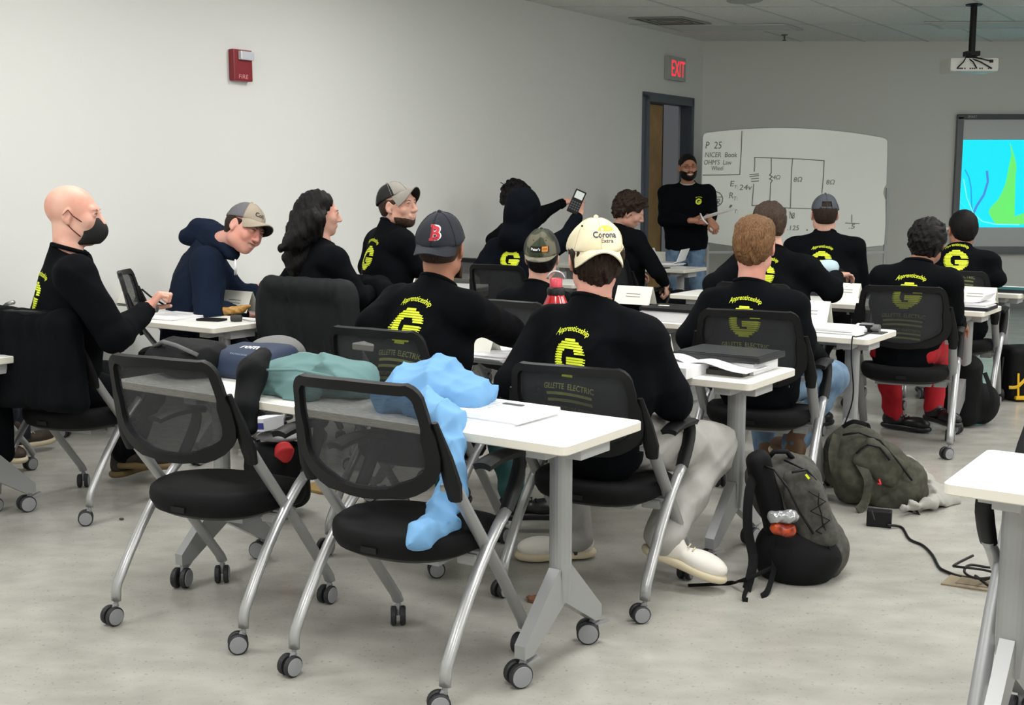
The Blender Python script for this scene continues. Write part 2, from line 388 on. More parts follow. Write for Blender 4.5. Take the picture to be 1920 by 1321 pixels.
floor = MB().prism([(p[0], p[1]) for p in (cBL, cBR, cR, cL)], -.1, 0).build('floor', floor_mat()); tag(floor, kind='structure')
cm = MB(); cm.prism([(p[0], p[1]) for p in (cBL, cBR, cR, cL)], CEIL, CEIL+.1, k=0)
def cbar(a, b, w=.024):
    a = np.array(a); b = np.array(b); d = nm(b-a); n = np.array([-d[1], d[0], 0])*w/2
    cm.add([a-n, b-n, b+n, a+n, a-n+ZZ*.01, b-n+ZZ*.01, b+n+ZZ*.01, a+n+ZZ*.01], [(0, 3, 2, 1), (0, 1, 5, 4), (1, 2, 6, 5), (2, 3, 7, 6), (3, 0, 4, 7)], 1)
zc = CEIL-.004
for i in range(1, 24):                       # tees running towards the front wall
    u = WALLU+.33+.61*i
    if u > 12: break
    v1 = (FRONTY+.572*u)/.82; v0 = BACKV
    a = uv(u, v0, zc); b = uv(u, v1, zc)
    if u > RIGHTU:                            # clipped by the right wall
        a = uv(u, v0+(u-RIGHTU)*3.0, zc)
    if b[0] < 10.9: cbar(a, b)
for i in range(0, 16):
    Y = 12.68-1.22*i; X0 = -5.125+.572*(Y-3.575)/.82 if True else 0
    X1 = cBR[0]+(Y-cBR[1])*(cR[0]-cBR[0])/(FRONTY-cBR[1])
    if X1 > X0: cbar((X0, Y, zc), (X1, Y, zc))
ceil = cm.build('ceiling', [M_TILE, M_GRID]); tag(ceil, kind='structure')
RU = np.stack([U, W, ZZ], 1)                  # columns: room axes
RW = rz(math.atan2(W[1], W[0]))
DV0, DV1, DZ = 11.46, 12.60, 2.44
wl = MB()
def wbox(v0, v1, z0, z1, u0=WALLU-.16, u1=WALLU): wl.box(uv((u0+u1)/2, (v0+v1)/2, (z0+z1)/2), ((u1-u0)/2, (v1-v0)/2, (z1-z0)/2), RU)
wbox(BACKV, DV0, 0, CEIL); wbox(DV0, DV1, DZ, CEIL); wbox(DV1, vcorner+.1, 0, CEIL)
tag(wl.build('wall_left', M_WALL), kind='structure')
w = MB().box(((cL[0]+cR[0])/2, FRONTY+.06, CEIL/2), ((cR[0]-cL[0])/2+.2, .06, CEIL/2)); tag(w.build('wall_front', M_FRONT), kind='structure')
def wallseg(name, a, b, m):
    d = nm(b-a); n = np.array([d[1], -d[0], 0]); c = (a+b)/2+n*.06; R = np.stack([d, np.array([-d[1], d[0], 0]), ZZ], 1)
    tag(MB().box(c+ZZ*CEIL/2, (np.linalg.norm(b-a)/2, .06, CEIL/2), R).build(name, m), kind='structure')
wallseg('wall_right', cR, cBR, M_WALL) if False else None
def wallseg2(name, a, b, m):
    d = nm(b-a); n = np.array([d[1], -d[0], 0]); mid = np.array([1.5, 5, 0])
    if np.dot(mid-(a+b)/2, n) > 0: n = -n
    R = np.stack([d, n, ZZ], 1); tag(MB().box((a+b)/2+n*.06+ZZ*CEIL/2, (np.linalg.norm(b-a)/2, .06, CEIL/2), R).build(name, m), kind='structure')
wallseg2('wall_right', cR, cBR, M_WALL); wallseg2('wall_back', cBR, cBL, M_WALL)
b = MB()
for v0, v1 in ((BACKV, DV0-.06), (DV1+.06, vcorner)): b.box(uv(WALLU+.005, (v0+v1)/2, .055), (.005, (v1-v0)/2, .055), RU)
tag(b.build('baseboard_left', M_BASE), kind='structure')
tag(MB().box(((cL[0]+cR[0])/2, FRONTY-.005, .055), ((cR[0]-cL[0])/2, .005, .055)).build('baseboard_front', M_BASE), kind='structure')
# door in the left wall, standing open
M_DFR = mat('blue_grey_door_frame', (84, 92, 102), .5); M_WOOD = mat('light_oak_door', (176, 142, 92), .5, noise=((156, 122, 76), 6, 8, .3, .7))
M_HALL = mat('dim_hallway_paint', (84, 90, 98), .8)
d = MB()
for v in (DV0, DV1): d.box(uv(WALLU-.03, v+(.03 if v == DV0 else -.03), DZ/2), (.075, .03, DZ/2), RU, b=.006)
d.box(uv(WALLU-.03, (DV0+DV1)/2, DZ-.03), (.075, (DV1-DV0)/2, .03), RU, b=.006)
d.box(uv(WALLU+.012, DV0-.01, DZ/2+.01), (.012, .03, DZ/2+.01), RU, b=.004); d.box(uv(WALLU+.012, DV1+.01, DZ/2+.01), (.012, .03, DZ/2+.01), RU, b=.004)
d.box(uv(WALLU+.012, (DV0+DV1)/2, DZ+.01), (.012, (DV1-DV0)/2+.04, .03), RU, b=.004)
dr = d.build('door_1', M_DFR); tag(dr, kind='structure')
lf = MB().box(uv(WALLU-.135, DV0+.36, (DZ-.07)/2), (.02, .30, (DZ-.07)/2), RU, b=.003).build('door_leaf', M_WOOD, dr, world=True)
MB().box(uv(WALLU-.11, DV0+.12, 1.0), (.012, .02, .05), RU, b=.004).tube([uv(WALLU-.10, DV0+.12, 1.02), uv(WALLU-.06, DV0+.12, 1.02), uv(WALLU-.06, DV0+.23, 1.02)], .009, 8).build('door_handle', M_METAL2, lf, world=True)
h = MB().box(uv(WALLU-.8, (DV0+DV1)/2, 1.3), (.01, 1.4, 1.4), RU); tag(h.build('wall_hallway', M_HALL), kind='structure')
# exit sign
MR = mat('red_exit_glow', (255, 40, 60), .4, emit=1.1); M_SIGN = mat('sign_housing', (176, 178, 174), .5)
e = empty('exit_sign', uv(WALLU, 12.1, 2.64), 0, 'grey box EXIT sign with glowing red letters above the open door', 'sign')
MB().box(uv(WALLU+.03, 12.12, 2.77), (.03, .21, .13), RU, b=.008).build('housing', M_SIGN, e, world=True)
t = put_text(MB(), 'EXIT', .32, .17); on_plane(t, uv(WALLU+.0615, 12.14, 2.77), W, ZZ, 0); t.build('lettering', MR, e, world=True)
# fire alarm
M_RED = mat('alarm_red', (128, 22, 34), .4); M_LENS = mat('strobe_lens', (200, 202, 210), .12, spec=.8)
e = empty('fire_alarm', uv(WALLU, 5.68, 2.17), 0, 'red fire alarm strobe high on the left wall', 'fire alarm')
MB().box(uv(WALLU+.025, 5.68, 2.28), (.025, .085, .105), RU, b=.01).build('housing', M_RED, e, world=True)
MB().box(uv(WALLU+.055, 5.70, 2.345), (.022, .06, .03), RU, b=.012).build('strobe', M_LENS, e, world=True)
t = put_text(MB(), 'FIRE', .085, .028, shear=.1); on_plane(t, uv(WALLU+.0515, 5.68, 2.205), W, ZZ, 0); t.build('lettering', mat('pinkish_print', (216, 150, 150), .6), e, world=True)
# light switch on the wall beyond the students
e = MB().box(uv(WALLU+.012, 11.02, 1.30), (.012, .06, .09), RU, b=.006); o = e.build('light_switch', mat('switch_grey', (128, 130, 126), .5)); tag(o, 'small grey wall switch plate to the left of the door', 'switch')
# ceiling things
def Cp(x, y, z=CEIL): return G(x, y, z)
def quad_panel(corn, d, mb, k=0):
    p = [np.asarray(c) for c in corn]; q = [c-ZZ*d for c in p]; mb.add(p+q, [(0, 1, 2, 3)[::-1], (4, 5, 6, 7), (0, 1, 5, 4), (1, 2, 6, 5), (2, 3, 7, 6), (3, 0, 4, 7)], k)
M_OFF = mat('unlit_diffuser', (198, 204, 204), .35); M_VENT = mat('vent_grey', (150, 152, 148), .5); M_DARK = mat('vent_shadow_gap', (60, 62, 60), .8)
def lampfix(corn, label):
    c = np.mean(corn, 0); e = empty('ceiling_light', c, 0, label, 'ceiling light', 'unlit ceiling lights at the front')
    m = MB()
    for i in range(4):
        a, b2 = np.asarray(corn[i]), np.asarray(corn[(i+1) % 4]); a2 = a+(c-a)*.06; b3 = b2+(c-b2)*.06
        quad_panel([a-ZZ*.004, b2-ZZ*.004, b3-ZZ*.004, a2-ZZ*.004], .012, m)
    m.build('frame', M_GRID, e, world=True); m = MB(); quad_panel([c+(np.asarray(x)-c)*.94-ZZ*.003 for x in corn], .006, m); m.build('diffuser', M_OFF, e, world=True)
lampfix([Cp(1233, 46), Cp(1474, 44), Cp(1506, 55), Cp(1279, 58)], 'unlit flat ceiling light next to the air vent')
lampfix([Cp(1732, 40), Cp(1985, 39), Cp(2060, 51), Cp(1765, 52)], 'unlit flat ceiling light beside the projector pole')
e = empty('air_vent', Cp(1250, 38), 0, 'square ceiling air vent near the left wall', 'vent')
cn = [Cp(1178, 32), Cp(1281, 31), Cp(1334, 43), Cp(1230, 45)]; c = np.mean(cn, 0); m = MB(); quad_panel([x-ZZ*.004 for x in cn], .01, m, 0); m.build('vent_plate', M_VENT, e, world=True)
m = MB()
for s in (.86, .6, .34):
    for i in range(4):
        a, b2 = c+(cn[i]-c)*s, c+(cn[(i+1) % 4]-c)*s; quad_panel([a-ZZ*.012, b2-ZZ*.012, c+(b2-c)*.9-ZZ*.012, c+(a-c)*.9-ZZ*.012], .004, m)
m.build('louvre', M_DARK, e, world=True)
e = empty('sprinkler_head', Cp(1471, 65), 0, 'small dark sprinkler head hanging from the ceiling', 'sprinkler')
MB().lathe([(.001, 0), (.035, 0), (.035, -.008), (.001, -.01)][::-1], Cp(1471, 65)).build('escutcheon', mat('sprinkler_steel', (90, 96, 92), .4, metal=.6), e, world=True)
MB().lathe([(.004, -.07), (.024, -.068), (.022, -.06), (.008, -.055), (.012, -.01), (.006, 0)], Cp(1471, 65)).build('nozzle', MATS['sprinkler_steel'], e, world=True)
e = empty('ceiling_speaker', Cp(1396, 0), 0, 'round grey ceiling speaker at the top of the photo', 'speaker')
MB().lathe([(.001, -.012), (.15, -.010), (.165, -.002), (.165, 0), (.001, 0)], Cp(1396, 1), n=32).build('grille', mat('speaker_grille', (168, 174, 170), .7), e, world=True)
M_LIT = mat('lit_diffuser', (255, 252, 244), .4, emit=2.2)
for i, (u, v) in enumerate(LIGHT_UV):
    e = empty('ceiling_light', uv(u, v, CEIL), 0, 'lit flat ceiling light out of the frame, added where beyond the rear rows', 'ceiling light', 'lit ceiling lights over the rear rows')
    MB().box(uv(u, v, CEIL-.006), (.61, .305, .006), RU, b=.003).build('frame', M_GRID, e, world=True)
    MB().box(uv(u, v, CEIL-.014), (.57, .265, .003), RU).build('diffuser', M_LIT, e, world=True)
# ---------------------------------------------------------------- projector
pc = P(1816, 124, 11.3); e = empty('projector', pc, 0, 'white projector hanging from the ceiling on a black pole', 'projector')
pj_w = mat('projector_white', (214, 214, 208), .4)
MB().box(pc, (.225, .15, .062), b=.025).build('body', pj_w, e, world=True)
MB().box(pc+[.10, .153, -.01], (.06, .02, .035), b=.01).build('lens', mat('projector_lens_glow', (150, 235, 235), .1, emit=.9), e, world=True)
pp = MB(); top = np.array([pc[0]+.03, pc[1]+.02, CEIL]); bt = pc+[.03, .02, .115]
pp.tube([bt, top], .03, 14); pp.tube([bt-ZZ*.05, bt], .014, 10); pp.lathe([(.001, -.012), (.075, -.012), (.075, 0), (.001, 0)], top)
pp.box(bt, (.065, .05, .022), b=.006)
for s in (-1, 1): pp.box(bt+[s*.075, 0, -.045], (.08, .012, .006), ry(s*.35))
pp.build('pole', M_BLK, e, world=True)
q = MB(); f = pc+[0, -.152, 0]; kn = pc+[-.07, -.12, .075]
for dx, dz in ((.02, -.035), (.16, -.035), (-.16, -.03), (.15, .03)): q.tube([bt+[-.02, -.03, -.02], kn, (kn+f+[dx, -.02, dz])/2+[0, -.03, 0], f+[dx, 0, dz]], .006, 6)
q.tube([bt+[-.02, -.03, -.01], kn+[.02, 0, .01]], .014, 8); q.build('cable', M_BLK, e, world=True)
q = MB()
for dx in (-.16, -.145, -.13, -.115, -.09, -.04, -.02, .0, .05, .07, .13, .15): q.box(f+[dx, 0, -.035], (.006, .002, .006))
q.box(f+[.15, -.004, .03], (.016, .006, .013)); q.build('port', M_BLK, e, world=True)
# ---------------------------------------------------------------- wall screen
YS = FRONTY-.03; S = lambda x, y, d=0: P(x, y, YS-d)
e = empty('projection_board', S(1900, 470), 0, 'grey framed wall board at the right showing a bright cyan picture', 'screen')
a = S(1805, 224); zt = S(1860, 219)[2]; zb = S(1860, 468)[2]; xl = a[0]-.03; xr = xl+2.75
MB().box(((xl+xr)/2, YS+.01, (zt+zb)/2), ((xr-xl)/2, .012, (zt-zb)/2)).build('panel', mat('board_white', (196, 200, 200), .35), e, world=True)
q = MB(); M_FRD = mat('board_frame_grey', (104, 108, 110), .4)
for x in (xl, xr): q.box((x, YS-.005, (zt+zb)/2), (.035, .03, (zt-zb)/2), b=.006)
q.box(((xl+xr)/2, YS-.005, zt), ((xr-xl)/2+.035, .03, .03), b=.006, k=1); q.box(((xl+xr)/2, YS-.03, zb), ((xr-xl)/2+.035, .055, .04), b=.008, k=0)
q.build('frame', [M_FRD, mat('board_frame_dark', (58, 66, 66), .4)], e, world=True)
t = put_text(MB(), 'SMART', .11, .03); on_plane(t, (xl+.13, YS-.036, zt), (1, 0, 0), ZZ); t.build('lettering', M_PLAST, e, world=True)
ix0 = S(1806, 262)[0]; iz1 = S(1806, 262)[2]; iz0 = S(1806, 426)[2]; ix1 = ix0+2.3; yq = YS-.003
def emis(n, c, s=1.0):
    m = mat(n, c, .6, emit=s); m.node_tree.nodes['Principled BSDF'].inputs['Base Color'].default_value = (.02, .02, .02, 1); return m
q = MB(); Lx = lambda t: ix0+(ix1-ix0)*t; Lz = lambda t: iz0+(iz1-iz0)*t
q.box(((ix0+ix1)/2, YS-.003, (iz0+iz1)/2), ((ix1-ix0)/2, .002, (iz1-iz0)/2), k=0)
S2 = lambda x, y, d=.006: np.array([ix0+(x-1806)*(S(1920, 344)[0]-S(1806, 344)[0])/114, YS-d, S(1860, y)[2]])
sw = [(1893, 268), (1902, 290), (1908, 315), (1904, 345), (1896, 375), (1890, 392), (1895, 402), (1910, 405), (1930, 400), (1930, 419), (1900, 421), (1876, 419), (1868, 410), (1861, 398), (1866, 386), (1878, 372), (1889, 345), (1897, 320), (1898, 295)]
nn2 = len(sw); sp = []
for i in range(nn2):
    p0, p1, p2, p3 = [np.array(sw[(i+k) % nn2], float) for k in (-1, 0, 1, 2)]
    for j in range(5): t2 = j/5; sp.append(.5*((2*p1)+(-p0+p2)*t2+(2*p0-5*p1+4*p2-p3)*t2*t2+(-p0+3*p1-3*p2+p3)*t2**3))
vs = [S2(x, y) for x, y in sp]; cc = S2(1884, 402, .006); n = len(vs)
bm = bmesh.new(); bm.faces.new([bm.verts.new(Vector(v)) for v in vs]); bmesh.ops.triangulate(bm, faces=bm.faces[:]); bm.verts.index_update()
q.add([np.array(v.co) for v in bm.verts], [tuple(v.index for v in f.verts) for f in bm.faces], 1); bm.free()
def curve(pts, w, k, d):
    pts = [S2(x, y, d) for x, y in pts]
    for a2, b2 in zip(pts[:-1], pts[1:]):
        dd = nm(b2-a2); nn = np.cross(dd, [0, 1, 0])*w; q.add([a2-nn, b2-nn, b2+nn, a2+nn], [(0, 1, 2, 3)], k)
curve([(1812, 318), (1820, 332), (1825, 352), (1828, 385), (1830, 396)], .008, 2, .007)
curve([(1853, 320), (1856, 340), (1850, 365), (1838, 385), (1832, 400)], .014, 3, .007)
curve([(1810, 335), (1818, 370), (1832, 400), (1850, 415), (1875, 420), (1920, 421)], .007, 4, .0075)
for i in range(10): curve([(1806, 340+i*4), (1815+i*2, 372+i*4), (1830+i*4, 404+i*1.6), (1845+i*3, 421)], .012, 5 if i % 2 else 0, .0055)
q.build('projected_picture', [emis('projected_cyan', (0, 226, 255), 1.0), emis('projected_green', (104, 232, 110), 1.0), emis('projected_blue', (30, 170, 235), .9), emis('projected_violet', (70, 140, 225), .9), emis('projected_pale', (120, 240, 240), 1.0), emis('projected_aqua', (50, 232, 250), 1.0)], e, world=True)
# ---------------------------------------------------------------- rolling whiteboard
YB = 12.7; B = lambda x, y, d=0: P(x, y, YB-d)
e = empty('whiteboard', B(1485, 640), 0, 'rolling whiteboard with curved edges covered in circuit notes', 'whiteboard')
def edge(n=16):
    pts = []
    for i in range(n+1): t = i/n; pts.append((1326+(1654-1326)*t, 249+9*t-13*(1-(2*t-1)**2)))
    for a2, r, c in ((0, 7, (1655, 266)),): 
        for i in range(1, 6): w2 = i/6*math.pi/2; pts.append((1656+8*math.sin(w2), 267-8*math.cos(w2)))
    pts += [(1663, 300), (1662, 345), (1658, 352), (1656, 362), (1660, 374), (1660, 420), (1658, 452)]
    for i in range(1, 5): w2 = i/5*math.pi/2; pts.append((1650+8*math.cos(w2), 454+7*math.sin(w2)))
    for i in range(n+1): t = 1-i/n; pts.append((1322+(1650-1322)*t, 453+7*t+12*(1-(2*t-1)**2)))
    pts += [(1314, 445), (1316, 350), (1318, 257), (1320, 252)]
    return pts
pts = edge(); w3 = [B(x, y) for x, y in pts]; n = len(w3)
q = MB(); q.add(w3+[p+np.array([0, .03, 0]) for p in w3], [tuple(range(n))[::-1], tuple(range(n, 2*n))]+[(i, (i+1) % n, n+(i+1) % n, n+i) for i in range(n)])
q.build('board', mat('whiteboard_enamel', (236, 240, 234), .16, spec=.6, bump=(14, .08, .004)), e, world=True)
MB().tube([p+np.array([0, .01, 0]) for p in w3], .009, 6, closed=True).build('rim', M_PLAST, e, world=True)
q = MB(); br = B(1665, 352)
for x, y in ((br[0]+.012, YB+.05), (B(1330, 400)[0], YB+.06)): q.tube([(x, y, .09), (x, y, br[2] if x == br[0]+.012 else 1.5)], .018, 10); q.box((x, y, .09), (.025, .3, .02), b=.006)
q.box(((B(1330, 400)[0]+br[0])/2, YB+.06, B(1485, 473)[2]), ((br[0]-B(1330, 400)[0])/2, .02, .015)); q.build('stand', M_PLAST, e, world=True)
MB().box((B(1500, 474)[0], YB-.04, B(1500, 474)[2]), (.72, .04, .012), b=.004).build('marker_tray', M_PLAST, e, world=True)
for x in (br[0]+.012, B(1330, 400)[0]):
    for s in (-.27, .27): MB().lathe([(.001, -.012), (.035, -.012), (.035, .012), (.001, .012)], (x, YB+.05+s, .035), ry(math.pi/2), 14).build('caster', M_TYRE, e, world=True)
sc = (B(1500, 350)[0]-B(1400, 350)[0])/100
def bx(x, y): p = B(x, y); return (p[0], p[2])
q = MB(); st = lambda pts, w=.0085: stroke(q, [bx(*p) for p in pts], w)
def arc(cx, cy, rx_, ry_, a0, a1, n=14): return [(cx+rx_*math.cos(math.radians(a0+(a1-a0)*i/n)), cy-ry_*math.sin(math.radians(a0+(a1-a0)*i/n))) for i in range(n+1)]
M_MK = mat('marker_ink', (110, 112, 112), .6)
def flush(name):
    global q
    q.v = [np.array([v[0], YB-.0035, v[1]]) for v in q.v]; q.build(name, M_MK, e, world=True); q = MB()
st([(1391, 246), (1390, 280), (1387, 326)]); st([(1387, 327), (1350, 328), (1318, 328)]); flush('note_box_line')
st([(1415, 295), (1450, 296), (1500, 298), (1545, 301)]); st([(1415, 295), (1415, 310), (1414, 321)]); st([(1410, 385), (1412, 360), (1413, 345)])
st([(1410, 385), (1440, 387), (1480, 390), (1520, 391)]); st([(1446, 296), (1446, 324)]); st([(1446, 324), (1443, 328), (1448, 331), (1443, 335), (1448, 338), (1445, 343), (1443, 386)]); st([(1486, 298), (1484, 320), (1482, 389)]); st([(1545, 301), (1544, 330), (1541, 362)])
for y in (327, 331, 335, 340): st([(1406 if y < 332 else 1409, y), (1422, y-1 if y != 331 else y-2)], .009)
flush('circuit_drawing')
st(arc(1341, 373, 14, 14, -20, 340)); st([(1328, 370), (1354, 369)]); st([(1338, 370), (1338, 386)])
st([(1337, 361), (1342, 359), (1342, 364)], .009); st([(1330, 374), (1334, 374)], .007); st([(1332, 374), (1331, 381)], .007); st([(1345, 381), (1345, 373), (1349, 373), (1349, 377), (1345, 378), (1349, 382)], .008); flush('formula_wheel')
st([(1597, 403), (1597, 416)]); st([(1585, 418), (1611, 419)]); st([(1481, 397), (1486, 409)], .008)
def wr(t, x, y, w2, h2, bold=.0, shear=.12, slope=0):
    v2, f2 = text_mesh(t, shear, bold); a2 = v2.min(0); b2 = v2.max(0); qn = (v2-(a2+b2)/2)/(b2-a2); cx_, cz_ = bx(x, y)
    q.add([(cx_+X*w2*sc, cz_+Yv*h2*sc+slope*X, 0) for X, Yv in qn], f2)
wr('P  25', 1338, 272, 30, 13); wr('NICER  Book', 1352, 290, 60, 9); wr("OHM'S  Law", 1346, 304, 52, 9); wr('Wheel', 1345, 315, 22, 8)
flush('handwritten_note'); wr('E', 1373, 344, 8, 10); wr('T:', 1380, 350, 6, 6); wr('24v', 1398, 351, 24, 10); wr('R', 1371, 366, 8, 11); wr('T:', 1379, 372, 7, 7); wr('I', 1369, 389, 8, 10); wr('T:', 1380, 396, 7, 7)
flush('handwritten_formula'); wr('4\u03a9', 1456, 332, 14, 8); wr('8\u03a9', 1496, 336, 16, 9); wr('8\u03a9', 1557, 341, 16, 9); flush('resistor_value'); wr('1/8', 1485, 404, 10, 11); wr('.125', 1487, 427, 22, 9); wr('.5', 1597, 424, 12, 9); wr('.', 1513, 431, 3, 3)
flush('handwritten_sum')
# ================================================================ FURNITURE
def caster_mb(x, y, z0, ang, r=.032, gap=.012, th=.019, lock=False):
    R = rz(ang); m = MB(); c = np.array([x, y, 0.]); Rw = R@ry(math.pi/2)
    off = R@np.array([0, -.018, 0])
    for s in (-1, 1):
        cc = c+off+R@np.array([s*(gap/2+th/2), 0, 0])+ZZ*r
        m.lathe([(.001, -th/2), (r-.004, -th/2), (r, -th/2+.004), (r, th/2-.004), (r-.004, th/2), (.001, th/2)], cc, Rw, 20, k=0)
        m.lathe([(.001, 0), (r-.005, 0), (r-.006, .002), (.001, .0035)], cc+R@np.array([s*th/2, 0, 0]), R@ry(s*math.pi/2), 20, k=1)
    m.tube([c+off+ZZ*r, c+off*.6+ZZ*(r*1.5), c+ZZ*(2*r+.002)], [gap*.5, .009, .011], 8, k=1); m.tube([c+ZZ*(2*r-.004), c+ZZ*z0], .008, 8, k=2)
    if lock: m.box(c+R@np.array([0, .028, 0])+ZZ*(1.9*r), (.011, .024, .004), R@rx(.3), b=.002, k=2)
    return m
CAST = [M_TYRE, M_HUB, M_METAL]
def round_rect(w, h, r, n=5):
    pts = []
    for cx_, cy_, a in ((w-r, h-r, 0), (-w+r, h-r, 90), (-w+r, -h+r, 180), (w-r, -h+r, 270)):
        for i in range(n+1): t = math.radians(a+90*i/n); pts.append((cx_+r*math.cos(t), cy_+r*math.sin(t)))
    return pts
TT = .737
def make_table(L, label, inl=.14, inr=.14, rail=True):
    """origin on the floor below the near right corner; x runs along the table (negative), y across it"""
    e = empty('training_table', (0, 0, 0), 0, label, 'table', 'white folding training tables')
    D = .457; cx_, cy_ = -L/2, D/2
    m = MB(); pl = round_rect(L/2, D/2, .022); n = len(pl); ins = [(x*(1-.003/abs(L/2)), y*(1-.003/(D/2))) for x, y in pl]
    rings = [(ins, TT-.030), (pl, TT-.027), (pl, TT-.003), (ins, TT)]
    vs = [(cx_+x, cy_+y, z) for r_, z in rings for x, y in r_]; fs = [tuple(range(n))[::-1], tuple(3*n+i for i in range(n))]; ks = [1, 0]
    for j in range(3):
        for i in range(n): fs.append((j*n+i, j*n+(i+1) % n, (j+1)*n+(i+1) % n, (j+1)*n+i)); ks.append(0 if j == 2 else 1)
    make('tabletop', vs, fs, [M_WHITE, M_EDGE], e, False, ks)
    if rail: MB().box((cx_, cy_+.02, TT-.055), (L/2-min(inl, inr)-.03, .022, .018), b=.003).build('beam', M_METAL, e)
    for s, xi in ((0, -inr), (1, -L+inl)):
        m = MB(); yc = cy_-.03
        m.tube([(xi, yc, TT-.05), (xi, yc, .30)], .03, 20, sx=.85, sy=1.25, up=(1, 0, 0)); m.tube([(xi, yc, .31), (xi, yc, .20)], [.030, .024], 20, sx=.85, sy=1.25, up=(1, 0, 0))
        for t, zz in ((-1, 0), (1, 0)):
            y1 = yc+t*.20
            m.add([(xi+a*.019, yy, z) for a in (-1, 1) for yy, z in ((yc-t*.030, .30), (yc+t*.035, .31), (y1+t*.02, .125), (y1+t*.02, .085), (y1-t*.022, .085), (yc-t*.005, .20))],
                  [(0, 1, 2, 3, 4, 5), (11, 10, 9, 8, 7, 6)]+[(i, (i+1) % 6, 6+(i+1) % 6, 6+i)[::-1] for i in range(6)])
        m.build('leg', M_METAL, e)
        b2 = MB().box((xi+(.0 if s == 0 else 0), cy_, TT-.048), (.035, .17, .017), b=.004); b2.box((xi+(.062 if s == 0 else -.062), cy_+.02, TT-.055), (.03, .085, .024), b=.004)
        b2.build('bracket', M_PLAST, e)
        for t in (-1, 1): caster_mb(xi, yc+t*.20, .10, rnd.uniform(-1.4, 1.4), .037, .014, .022, True).build('caster', CAST, e)
    return e
ANG = math.atan2(U[1], U[0])
def place(o, p, ang): o.location = (p[0], p[1], p[2] if len(p) > 2 else 0); o.rotation_euler = (0, 0, ang); return o
def table_at(corner_uv, L, label, **k): t = make_table(L, label, **k); return place(t, uv(*corner_uv), ANG)
def touv(p): return (p[0]*U[0]+p[1]*U[1], p[0]*W[0]+p[1]*W[1])
TAB = {'TF': (touv(G(1060, 837, TT)), 2.02), 'TR': (touv(G(1767, 904, TT)), 0), 'T2': (touv(G(1407, 719, TT)), 2.0), 'T3R': (touv(G(1628, 636, TT)), .98), 'T3L': (touv(G(1277, 607, TT)), 1.0),
       'T5': (touv(G(1845, 585, TT)), 2.05), 'T6': (touv(G(1913, 552, TT)), 2.0), 'T4': (touv(G(1284, 506, TT)), 1.45), 'TM': (touv(G(399, 615, TT)), 1.45), 'TL': (touv(G(97, 658, TT)), 1.45)}
u0, v0 = TAB['TR'][0]; TAB['TR'] = ((u0+2.0, v0), 2.0); u0, v0 = TAB['TL'][0]; TAB['TL'] = ((u0, v0-.457), 1.45)
TAB['TC'] = ((-4.65, 5.62), 1.5); TAB['TD'] = ((-5.02, 6.68), 1.15); TAB['TE'] = ((-4.62, 7.42), 1.5)
LAB = {'TF': 'white table nearest the camera, behind the two empty chairs', 'TR': 'white table cut off by the right edge of the photo, its left end showing',
       'T2': 'white table in front of the cream cap person, open booklet on its right end', 'T3R': 'short white table with a black camera on its right corner', 'T3L': 'short white table carrying the black lidded white box',
       'T5': 'long white table in front of the student in red trousers', 'T6': 'front right white table under the screen', 'T4': 'farthest left white table beside the instructor', 'TM': 'white table with glasses, phone and snack wrapper in front of the bald man',
       'TL': 'white table end at the left edge with a black laptop', 'TC': 'white table in front of the long haired woman', 'TD': 'short white table beyond the smiling man looking back', 'TE': 'white table in front of the hooded person with the calculator'}
for k, ((u0, v0), L) in TAB.items(): table_at((u0, v0), L, LAB[k], inl=.36 if k == 'TF' else .14)
def tp(k, a, b, z=0): (u0, v0), L = TAB[k]; return uv(u0-a, v0+b, TT+z)      # a metres left of the right end, b metres in from the near edge
# chair ------------------------------------------------------------
def arcpts(p0, p1, p2, n=6): return [(1-t)**2*np.asarray(p0, float)+2*t*(1-t)*np.asarray(p1, float)+t*t*np.asarray(p2, float) for t in [i/n for i in range(n+1)]]
def back_pt(x, z): t = (z-.60)/.32; return np.array([x, -.235-.065*t+.9*x*x*(1-.25*t), z])
def back_outline(inset=0):
    w1, w2, zt, zb = .222-inset, .238-inset, .905-inset, .572+inset; r = .045; pts = []
    for i in range(9): pts.append((-w1+r+(2*w1-2*r)*i/8, zt-.004*abs(i-4)/4))
    for i in range(1, 5): a = i/5*math.pi/2; pts.append((w1-r+r*math.sin(a), zt-r+r*math.cos(a)))
    for i in range(6): t = i/5; pts.append((w1+(w2-w1)*t**.7, zt-r-(zt-r-.70)*t))
    for i in range(1, 16): a = i/16*math.pi; pts.append((w2*math.cos(a) if True else 0, .70-(.70-zb)*math.sin(a)**.8))
    for i in range(6): t = 1-i/5; pts.append((-(w1+(w2-w1)*t**.7), zt-r-(zt-r-.70)*t))
    for i in range(1, 5): a = (5-i)/5*math.pi/2; pts.append((-(w1-r+r*math.sin(a)), zt-r+r*math.cos(a)))
    return pts
